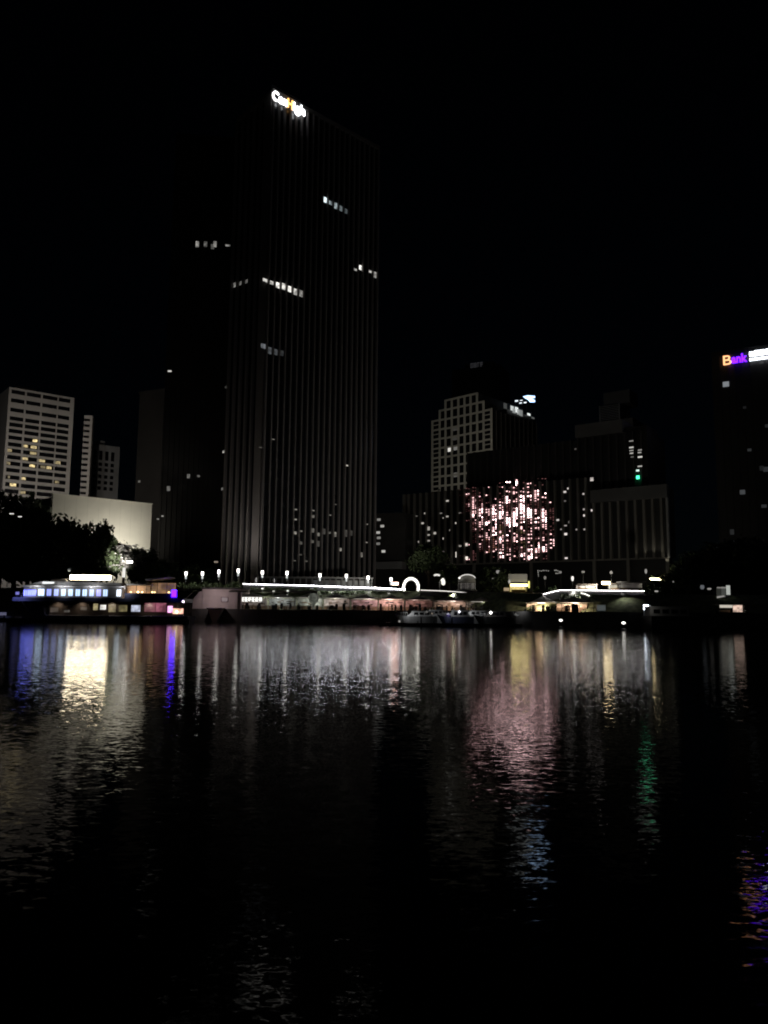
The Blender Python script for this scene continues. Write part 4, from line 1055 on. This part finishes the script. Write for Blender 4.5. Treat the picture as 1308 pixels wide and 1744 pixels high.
# pink-lit pavilion
a, b = P(330, 1034, 213), P(412, 1004, 213); w_ = b.x-a.x
pv = thing('pavilion', 'whitish plastered pavilion wall tinted by pink light, with small window and stair', 'building', (a.x, 213, 2.6))
hh = b.z-2.6
B('wall', M['pinklit_wall'], pv, 2.2, w_, 0, 12, 0, hh)
MB().side([(-2.6, .5), (2.197, .5), (2.197, hh-.4), (1.2, hh-.8)], .3, 3).build('stair_wall', M['pinklit_wall'], pv)
B('roof', M['quay'], pv, 2.0, w_+.3, -.4, 12.4, hh+.003, hh+.45)
B('eave', M['quay'], pv, w_*.74, w_+1.4, -.9, 3, hh-.75, hh-.35)
for x0_, x1_ in ((w_*.57, w_*.72),):
    fr_ = MB(); z0_, z1_ = hh*.42, hh*.66
    fr_.box(x0_, x1_, -.12, -.003, z0_, z0_+.15); fr_.box(x0_, x1_, -.12, -.003, z1_-.15, z1_); fr_.box(x0_, x0_+.15, -.12, -.004, z0_+.15, z1_-.15); fr_.box(x1_-.15, x1_, -.12, -.004, z0_+.15, z1_-.15)
    o = fr_.build('window', mat('frame_red', (.15, .07, .08), .6), pv); B('pane', emit((1, .75, .8), .10), o, x0_+.15, x1_-.15, -.06, -.01, z0_+.15, z1_-.15)
B('pillar', M['pinklit_wall'], pv, w_*.87, w_*.92, -.6, -.1, 0, hh-.76)
lamp(pv, (w_*.45, -5.5, hh*.75), 480, (1, .84, .84), 'SPOT', .3, (w_*.5, 0, hh*.5), 150)  # unseen spot added to light the pavilion wall
st = MB()
for i in range(10): st.box(-4.6+i*.42, -4.18+i*.42, -.6, .29, -.2, .2+i*.36)
st.build('stair', M['quay'], pv)
MB().tube([(-4.6, -.65, 1.2), (-.4, -.65, 4.8)], .06, 6).build('handrail', M['white'], pv)
pr_ = thing('pier_prow', 'pale wedge shaped pier end below the pink-lit pavilion', 'pier', (0, 0, 0))
q = P(366, 1056, 209); mb = MB(); mb.loft([[(q.x-.4, 208.6, -.5), (q.x+.4, 208.6, -.5), (q.x+.4, 211, -.5), (q.x-.4, 211, -.5)], [(q.x-1.9, 208.2, 3.2), (q.x+1.9, 208.2, 3.2), (q.x+1.9, 211, 3.2), (q.x-1.9, 211, 3.2)]])
mb.build('wedge', M['pinklit_wall'], pr_); B('cap', M['quay'], pr_, q.x-2.1, q.x+2.1, 208, 211.1, 3.203, 3.5)
q = P(323, 1054, 193); mp_ = thing('mooring_post', 'dark capped mooring post at the stern of the restaurant boat', 'mooring post', (q.x, 193, -1))
MB().lathe([(.42, 0), (.42, 4.6)], n=12).build('pile', M['black'], mp_); MB().lathe([(.62, 4.603), (.62, 5.3), (.3, 5.7)], n=12).build('cap', M['black'], mp_)
MB().tube([(-1.2, -.3, 3.9), (1.6, -.3, 3.9)], .09, 6).build('crossbar', M['metal'], mp_)

# ================================================================== BOATS
def hull_rings(L_, B_, zk, zd, rake=4.0, n=12, bow_rise=1.0, stern_w=.9, fore=None):
    rings = []
    for i in range(n+1):
        t = i/n; x = L_*t
        k = min(1, (t/.32))**.6 if t < .32 else 1-(1-stern_w)*max(0, (t-.8)/.2)
        hb = max(.06, B_/2*k); zd_ = zd+(bow_rise*(1-min(1, t/.3))**2 if fore is None else (fore+.8*(1-t/.2) if t < .2 else 0)); kk = max(.04, hb*(.62 if t > .1 else .3))
        xr = x+rake*(1-min(1, t/.35))
        rings.append([(xr, -kk, zk), (x, -hb, zd_), (x, hb, zd_), (xr, kk, zk)])
    return rings
YB = 188.0
bp = P(26, 1053, YB); LB = P(326, 1053, YB).x-bp.x
def bz(v, u=150): return P(u, v, YB).z
def bx(u): return P(u, 1015, YB).x-bp.x
rb = thing('restaurant_boat', 'long restaurant boat with blue lit windows and glowing white billboard on top', 'boat', (bp.x, YB, 0))
print('boat', LB)
MB().loft(hull_rings(LB, 9, -.6, 1.5, 5.5, 30, 0, .95, 3.4)).build('hull', M['hull'], rb)
MB().tube([(9, -4.55, 1.45), (14, -4.6, 1.45), (LB-1, -4.5, 1.45)], .12, 6).build('rubbing_strake', M['white'], rb)
z_lo0, z_lo1 = 1.7, bz(1025); z_up0, z_up1 = bz(1018.5), bz(1000.5)
xa, xb = bx(95), bx(322)
B('lower_cabin', M['dark_brown'], rb, xa, xb-2, -3.2, 3.2, z_lo0-.4, z_lo1)
B('upper_deck', M['hull'], rb, bx(36), xb, -4.3, 4.3, z_lo1+.003, z_up0)
ucab = [(bx(47), -2.2), (bx(74), -3.9), (bx(216), -3.9), (bx(216), 3.9), (bx(74), 3.9), (bx(47), 2.2)]
MB().prism(ucab, z_up0+.003, z_up1).build('upper_cabin', M['grey_wall'], rb)
MB().prism([(bx(46), -2.5), (bx(73), -4.25), (bx(222), -4.25), (bx(222), 4.25), (bx(73), 4.25), (bx(46), 2.5)], z_up1+.003, z_up1+.28).build('roof', M['white'], rb)
rf = MB(); rf.loft([[(bx(48), -2.0, z_up1+.29), (bx(48), 2.0, z_up1+.29), (bx(50), 1.8, z_up1+.45), (bx(50), -1.8, z_up1+.45)], [(bx(80), -3.6, z_up1+.29), (bx(80), 3.6, z_up1+.29), (bx(82), 2.8, bz(990.5)), (bx(82), -2.8, bz(990.5))],
                    [(bx(215), -3.6, z_up1+.29), (bx(215), 3.6, z_up1+.29), (bx(210), 2.8, bz(993)), (bx(210), -2.8, bz(993))]])
rf.build('roof_fairing', M['white'], rb)
MB().loft([[(bx(88), -1.6, bz(990.5)-.1), (bx(88), 1.6, bz(990.5)-.1), (bx(90), 1.4, bz(987)), (bx(90), -1.4, bz(987))], [(bx(118), -1.8, bz(990.5)-.1), (bx(118), 1.8, bz(990.5)-.1), (bx(113), 1.4, bz(986)), (bx(113), -1.4, bz(986))]]).build('wheelhouse', M['white'], rb)
B('roof_lamp', emit((.95, 1, 1), 1.5), rb, bx(81), bx(100), -3.25, -3.1, bz(996), bz(992.5))
# bow windows follow the angled front
def along(t, y_off=-.06):
    (x0, y0), (x1, y1) = ucab[0], ucab[1]
    return Vector((x0+(x1-x0)*t, y0+(y1-y0)*t+y_off, 0))
zw0, zw1 = bz(1015.5), bz(1004.5)
BLUE = (.13, .16, 1); ICE = (.50, .68, 1)
for i in range(6):
    t0, t1 = .02+i*.163, .02+i*.163+.125
    a, b = along(t0), along(t1)
    mb = MB(); mb.loft([[(a.x, a.y-.05, zw0), (a.x, a.y-.05, zw1-.25), (a.x, a.y+.02, zw1-.25), (a.x, a.y+.02, zw0)], [(b.x, b.y-.05, zw0), (b.x, b.y-.05, zw1-.2), (b.x, b.y+.02, zw1-.2), (b.x, b.y+.02, zw0)]])
    mb.build('window', emit(BLUE, 3.4 if i != 1 else 2.4), rb)
for u, c, s in ((82, ICE, 2.2), (95, (.3, .36, 1), 1.5), (107, (.36, .45, 1), 1.5), (119, ICE, 1.7), (131, ICE, 1.6), (143, ICE, 1.5), (154.5, ICE, 1.6), (166, (.42, .55, 1), 1.6), (178, (.32, .32, 1), 1.4), (189, ICE, 1.4), (211.5, (.8, .9, 1), 2.0)):
    x = bx(u); w2 = .48 if u > 85 else .66
    o = MB().box(x-w2, x+w2, -3.96, -3.903, zw0, zw1).build('window', emit(c, s), rb)
    B('frame', M['white'], o, x-.04, x+.04, -3.99, -3.963, zw0, zw1)
# lower windows
for u0, u1, v0, v1, c, s in ((97, 110, 1035, 1043, (1, .8, .65), .05), (120, 129, 1039, 1043, (1, .9, .8), .12), (147, 158, 1034, 1039, (1, .8, .6), .05), (168.5, 176, 1028, 1039, (1, .85, .45), .30), (180, 189.5, 1030, 1038, (1, .97, .9), .9),
                             (194, 206, 1029, 1042, (1, .82, .45), .22), (211, 225, 1030, 1041, (1, .85, .4), .14), (232, 247, 1030, 1041, (.75, .8, 1), .55), (254, 272, 1026, 1041, (1, .30, .42), .22), (273, 290, 1026, 1041, (1, .30, .45), .26)):
    x0_, x1_ = bx(u0), bx(u1)
    o = MB().box(x0_, x1_, -3.26, -3.203, bz(v1), bz(v0)).build('window', emit_room(c, s, .8), rb)
    B('frame', M['metal'], o, x0_-.08, x1_+.08, -3.30, -3.263, bz(v0)-.02, bz(v0)+.12)
# billboard
xx0, xx1 = bx(121), bx(189.5); zb0_, zb1_ = bz(987.5), bz(980)
mb = MB(); mb.box(xx0, xx1, -1.15, -1.0, zb0_, zb1_)
bb = mb.build('billboard', emit((1, .84, .56), 22.0), rb); bb['label'] = 'glowing white billboard on the boat roof'
MB().box(xx0-.2, xx1+.2, -.997, -.8, zb0_-.12, zb1_+.1).build('backing', M['metal'], bb)
for i in range(6): MB().tube([(xx0+(xx1-xx0)*i/5, -.7, bz(993)-.3), (xx0+(xx1-xx0)*i/5, -.7, zb1_)], .07, 6).build('support', M['metal'], bb)

MB().tube([(bx(115), 0, bz(986)), (bx(115), 0, bz(966))], .08, 6).build('mast', M['metal'], rb)
MB().lathe([(.1, -.4), (.45, 0), (.1, .4)], (bx(116), -.3, bz(971)), 8).build('radar', M['white'], rb)
# aft upper deck, open and warmly lit
B('aft_roof', M['fabric_dark'], rb, bx(223), bx(262), -4, 4, bz(996)-.1, bz(996)+.15)
MB().lathe([(3.2, 0), (2.2, .5), (.2, .8)], (bx(240), 0, bz(995.5)), 16).build('roof_dome', M['fabric_dark'], rb)
MB().side([(bx(254), bz(989)), (bx(291), bz(983.5)), (bx(291), bz(981.5)), (bx(254), bz(986))], -3.5, 3.5).build('aft_awning', M['fabric'], rb)
B('aft_wall', emit_room((1, .50, .20), .38, .5), rb, bx(219), bx(257), -.9, -.7, z_up0+.01, bz(997))
B('aft_bar', emit_room((1, .55, .25), .2, .6), rb, bx(259), bx(300), -.8, -.6, z_up0+.01, bz(992))
for u, s in ((228, 4.0), (240, 12.0), (247, 6), (264, 5), (268, 3), (292, 4)):
    MB().lathe([(.05, -.16), (.3, 0), (.05, .16)], (bx(u), -2.4, bz(1008)), 8).build('table_lamp', emit((1, .68, .30), s), rb)
B('bulwark', M['hull'], rb, bx(222), bx(310), -4.25, -4.1, z_up0+.004, bz(1010))
for u in (222, 240, 257, 275, 291): MB().tube([(bx(u), -3.7, z_up0), (bx(u), -3.7, bz(990 if u > 256 else 996))], .07, 6).build('post', M['metal'], rb)
B('purple_lamp', emit((.05, .004, 1), 11.0), rb, bx(300.5), bx(308.5), -4.5, -4.3, bz(1016), bz(1004.5))
B('stern_window', emit_room((1, .45, .85), 1.6, .9), rb, bx(293), bx(301), -3.4, -3.203, bz(1042), bz(1031))
B('stern_bar', emit_room((1, .52, .38), 1.5, .9), rb, bx(301.5), bx(319), -3.4, -3.203, bz(1044), bz(1035))
MB().lathe([(.1, -.35), (.4, 0), (.1, .35)], (bx(309), -3.7, bz(1040.5)), 8).build('stern_lamp', emit((1, .75, .45), 3.5), rb)
lamp(rb, (bx(320), -4.6, bz(1024)), 300, (1, .74, .76), 'SPOT', .3, (bx(340), 6, 3), 120)
lamp(rb, (bx(44), -5.6, bz(1008)), 420, (.4, .42, 1), 'SPOT', .2, (bx(50), -2, 3.5), 130)  # unseen blue spot added to brighten the forecastle
for u in (70, 120, 170, 225):  # arms and spots added to light the boat roof, none seen
    MB().tube([(bx(u), -4.2, z_up1+.1), (bx(u), -5.9, z_up1-.2)], .05, 6).build('added_lamp_arm', M['metal'], rb)
    lamp(rb, (bx(u), -6.0, z_up1-.25), 260, (.95, .95, 1), 'SPOT', .25, (bx(u), 0, z_up1+.6), 150)
for u in (110, 150, 200, 262): lamp(rb, (bx(u), -4.1, z_lo1-.25), 60, (1, .8, .62), 'SPOT', .2, (bx(u), -2.6, z_lo0), 140)  # unseen spots added under the deck to light the lower cabin
rl_ = MB()
for i in range(10): rl_.tube([(bx(38)+i*.9, -.6-i*.33, z_up0), (bx(38)+i*.9, -.6-i*.33, z_up0+1.0)], .04, 5)
rl_.tube([(bx(38), -.6, z_up0+1), (bx(38)+8.1, -3.57, z_up0+1)], .05, 5); rl_.build('bow_rail', M['white'], rb)
B('bow_lamp', emit((.3, .3, 1), .45), rb, bx(28), bx(34), -.55, -.4, bz(1014), bz(1009))
# floating pontoon under the boat and the dock at its bow
pn = thing('pontoon', 'long low black floating pontoon under the restaurant boat', 'pontoon', (bp.x, YB, 0))
B('deck', M['black'], pn, bx(15), bx(335), -6.4, -4.7, -.3, .75)
for i in range(9): MB().lathe([(.14, 0), (.14, .5), (.22, .55), (.22, .65)], (bx(30)+i*4.8, -6.0, .75), 8).build('bollard', M['black'], pn)
q = P(6, 1045, 192); dk = thing('dock_walkway', 'pale violet lit dock walkway running out of the left picture edge', 'dock', (q.x, 192, 0))
B('deck', M['grey_wall'], dk, -14, 3.5, -1.5, 2, .6, 1.1); B('violet_reflection', emit((.55, .55, .9), .14), dk, -14, 1.4, -1.6, -1.503, 1.25, 2.0); B('railing', M['metal'], dk, -14, 3.2, -1.4, -1.3, 1.9, 2.05)  # glowing strip imitates violet light reflected on the dock
for i in range(6): MB().lathe([(.2, -1.5), (.2, .6)], (-13+i*3.2, -1, 0), 8).build('pile', M['black'], dk)

def yacht(u0, u1, vb, vd, vt, Y, hullm, cabm, lab, glow=None, mirror=False, glass_emit=None):
    a, b = P(u0, vb, Y), P(u1, vb, Y); L_ = b.x-a.x
    t = thing('motor_yacht', lab, 'yacht', (a.x, Y, 0), 0, 'motor yachts moored at the dock')
    zd = P(u0, vd, Y).z; zt_ = P(u0, vt, Y).z
    MB().loft(hull_rings(L_, 3.6, -.4, zd, 1.8, 12, .5)).build('hull', hullm, t)
    MB().loft([[(L_*.3, -1.2, zd), (L_*.9, -1.3, zd), (L_*.9, 1.3, zd), (L_*.3, 1.2, zd)], [(L_*.42, -1.0, zd+(zt_-zd)*.62), (L_*.84, -1.1, zd+(zt_-zd)*.62), (L_*.84, 1.1, zd+(zt_-zd)*.62), (L_*.42, 1.0, zd+(zt_-zd)*.62)]]).build('cabin', cabm, t)
    zc_ = zd+(zt_-zd)*.62
    MB().loft([[(L_*.38, -1.25, zc_+.003), (L_*.95, -1.3, zc_+.003), (L_*.95, 1.3, zc_+.003), (L_*.38, 1.25, zc_+.003)], [(L_*.41, -1.1, zc_+.14), (L_*.93, -1.15, zc_+.14), (L_*.93, 1.15, zc_+.14), (L_*.41, 1.1, zc_+.14)]]).build('flybridge', cabm, t)
    for k in range(3):
        x0_ = L_*(.45+.13*k); z0_, z1_ = zd+(zc_-zd)*.3, zd+(zc_-zd)*.85
        MB().loft([[(x0_, -1.24, z0_), (x0_+L_*.1, -1.26, z0_), (x0_+L_*.1, -1.19, z0_), (x0_, -1.19, z0_)], [(x0_+.1, -1.13, z1_), (x0_+L_*.1, -1.15, z1_), (x0_+L_*.1, -1.05, z1_), (x0_+.1, -1.05, z1_)]]).build('window', glass_emit or M['glass'], t)
    MB().side([(L_*.43, zc_+.14), (L_*.47, zc_+.6), (L_*.5, zc_+.6), (L_*.46, zc_+.14)], -.9, .9).build('windscreen', M['glass'], t)
    r = MB()
    for i in range(6): r.tube([(L_*(.05+.05*i), -.25-.2*i, zd+.2), (L_*(.05+.05*i), -.25-.2*i, zd+.75)], .025, 5)
    r.tube([(L_*.05, -.25, zd+.75), (L_*.3, -1.25, zd+.75)], .03, 5); r.build('bow_rail', M['white'], t)
    MB().tube([(L_*.75, 0, zc_+.1), (L_*.8, 0, zt_+.6)], .05, 6).build('mast', M['metal'], t)
    lamp(t, (L_*.25, -3.0, zd+1.6), 110, (.95, .97, 1), 'SPOT', .2, (L_*.5, 0, zd), 130)  # spot without a fixture, added so the yacht shows
    if glow:
        for gx, gy, c, s, sz in glow: MB().lathe([(.02, -sz), (sz, 0), (.02, sz)], (L_*gx, -1.5, gy), 8).build('deck_lamp', emit(c, s), t)
    return t
yacht(672, 744, 1061, 1049, 1037, 176, M['white'], M['white'], 'grey-white motor yacht at the left end of the dock', [(.11, .9, WHITE, .25, .3), (.75, 3.0, WHITE, .10, .3)])
yacht(744, 806, 1062, 1050, 1034, 178, M['hull'], M['grey_wall'], 'dark motor yacht with violet glow and a small bright deck lamp', [(.6, 3.1, (.92, .92, 1), 1.6, .34), (.3, 2.4, (.3, .2, .9), .12, .5)])
yacht(806, 868, 1063, 1050, 1036, 179, M['black'], M['dark_clad'], 'black motor yacht with one bright white mast lamp', [(.46, 2.95, WHITE, 4.5, .36)])
yacht(708, 762, 1057, 1047, 1035, 194, M['white'], M['grey_wall'], 'small pale cruiser moored behind the grey-white yacht', [(.5, 2.6, (1, .8, .6), .2, .25)])
yacht(776, 834, 1058, 1048, 1036, 192, M['grey_wall'], M['white'], 'small grey cruiser moored behind the black yacht', [(.3, 2.5, WHITE, .3, .25)])
yacht(868, 925, 1062, 1047, 1038, 182, M['white'], M['dark_clad'], 'low pale-edged launch moored under the golden kiosk', [(.15, 2.6, WHITE, .1, .3)])
dq, dq2 = P(645, 1066, 172), P(888, 1068, 172)
dk = thing('floating_dock', 'long flat black floating dock in front of the moored yachts', 'dock', (dq.x, 172, 0))
DLn = dq2.x-dq.x
MB().loft([[(0, -.3, -.2), (0, .3, -.2), (.2, .3, .55), (.2, -.3, .55)], [(2, -1.0, -.3), (2, 1, -.3), (2, 1, .6), (2, -1, .6)], [(DLn, -1, -.3), (DLn, 1, -.3), (DLn, 1, .6), (DLn, -1, .6)]]).build('deck', M['black'], dk)
for i in range(9): MB().lathe([(.09, .6), (.09, 1.0), (.14, 1.05)], (1.5+i*(DLn-3)/8, .6, 0), 8).build('cleat', M['metal'], dk)
for i in range(5): MB().lathe([(.16, -2), (.16, 1.9)], (2.5+i*(DLn-4)/4, 1.25, 0), 8).build('pile', M['black'], dk)

# buoy lamps
for u, v, Y, s, lab in ((955, 1056.5, 165, 3.0, 'small white buoy lamp low over the water below the golden canopies'), (1062, 1061, 150, 3.0, 'small white buoy lamp between canopies and the bright light box')):
    p = P(u, v, Y); t = thing('marker_buoy', lab, 'buoy', (p.x, Y, 0), group='lit buoys')
    MB().lathe([(.3, -.4), (.55, -.1), (.55, .15), (.2, .3), (.06, .4), (.05, p.z-.2)], n=12).build('float', M['black'], t)
    MB().lathe([(.1, p.z-.22), (.36, p.z-.05), (.30, p.z+.15), (.05, p.z+.24)], n=12).build('lamp_head', emit(WHITE, s), t)

# right hand: light box, pontoon house, lit boat, glass stair
p = P(1103, 1048, 162); t = thing('light_box', 'bright white upright light box at the right end of the quay', 'light box', (p.x, 162, p.z))
B('lower_panel', emit((.9, .95, 1), .30), t, -.5, .45, 0, .25, 0, 1.15); B('upper_panel', emit((.80, .90, 1), 11.0), t, -.7, .2, 0, .25, 1.153, 2.1); B('frame', M['metal'], t, -.75, .65, .253, .4, -.6, 2.2); B('side_panel', emit((.9, .95, 1), .4), t, .203, .6, .02, .24, 1.155, 2.05)
p = P(1108, 1049, 158); t = thing('pontoon_house', 'dim grey low pontoon house right of the bright light box', 'houseboat', (p.x, 158, 0)); L_ = P(1174, 1049, 158).x-p.x
B('float', M['black'], t, -.5, L_+.5, -2, 4, -.4, p.z-.003); B('wall', M['grey_wall'], t, 0, L_, 0, 3.5, p.z, p.z+1.7); B('roof', M['grey_wall'], t, -.3, L_+.3, -.4, 3.9, p.z+1.703, p.z+1.9)
for i in range(4): B('window', M['glass'], t, L_*(.08+.23*i), L_*(.24+.23*i), -.05, -.003, p.z+.5, p.z+1.3)
lamp(t, (-1, -1.5, p.z+1.5), 22, (1, .95, .85), 'SPOT', .2, (3, .5, p.z+.5), 120)
p = P(1218, 1046, 160); t = thing('tour_boat', 'small dark tour boat with cream and pinkish lit cabin', 'boat', (p.x, 160, 0)); L_ = P(1258, 1046, 160).x-p.x+1.5
MB().loft(hull_rings(L_, 3, -.4, P(1235, 1043, 160).z, 1.2, 10, .3)).build('hull', M['black'], t)
zq = P(1235, 1043, 160).z; zp = P(1235, 1030, 160).z
B('roof', M['black'], t, .3, L_-.6, -1.3, 1.3, zp+.003, zp+.15)
B('cabin_light', emit((1, .93, .78), .55), t, .5, L_*.5, -1.2, -1.1, zp-.6, zp-.05); B('rear_cabin', emit_room((1, .72, .58), .75, 1.2), t, L_*.5, L_-1.2, -1.2, -1.1, zq+.1, zp-.05)
for x in (.4, L_*.49, L_-.8): MB().tube([(x, -1.25, zq), (x, -1.25, zp)], .05, 6).build('post', M['white'], t)
B('seat', M['wood'], t, .8, L_*.45, -.6, .6, zq, zq+.5)
p = P(1221, 1019, 178); t = thing('glass_stair', 'small grey lit glass stair enclosure under dark trees', 'stair', (p.x, 178, p.z))
B('left_pane', emit((.85, .9, .75), .025), t, 0, 1.0, 0, .1, .5, 2.2); B('middle_pane', emit((.85, .9, .8), .06), t, 1.1, 2.0, 0, .1, .3, 2.6); B('bright_pane', emit((.95, 1, .92), .42), t, 2.2, 3.0, -.1, .1, .8, 2.9)
B('top_light', emit(WHITE, .22), t, .1, 2.1, -.15, 0-.01, 2.25, 2.5); MB().side([(0, .05), (1.6, .35), (1.6, .62), (0, .42)], -.2, -.02).build('step_light', emit(WHITE, .28), t)
st = MB()
for i in range(6): st.box(i*.5, i*.5+.5, .12, 1.4, -1.5, .1+i*.3)
st.build('steps', M['quay'], t)
p = P(1303, 1050, 150); t = thing('moored_barge', 'barely visible brown barge at the far right shore', 'barge', (p.x, 150, 0))
MB().loft(hull_rings(14, 4, -.4, 1.2, 1.5, 10, .3)).build('hull', M['black'], t); B('cabin', M['dark_brown'], t, 3, 11, -1.4, 1.4, 1.1, 3.2); B('roof', M['dark_brown'], t, 2.7, 11.3, -1.6, 1.6, 3.203, 3.35); B('window', emit((1, .8, .6), .012), t, 3.5, 10, -1.46, -1.403, 1.8, 2.8)
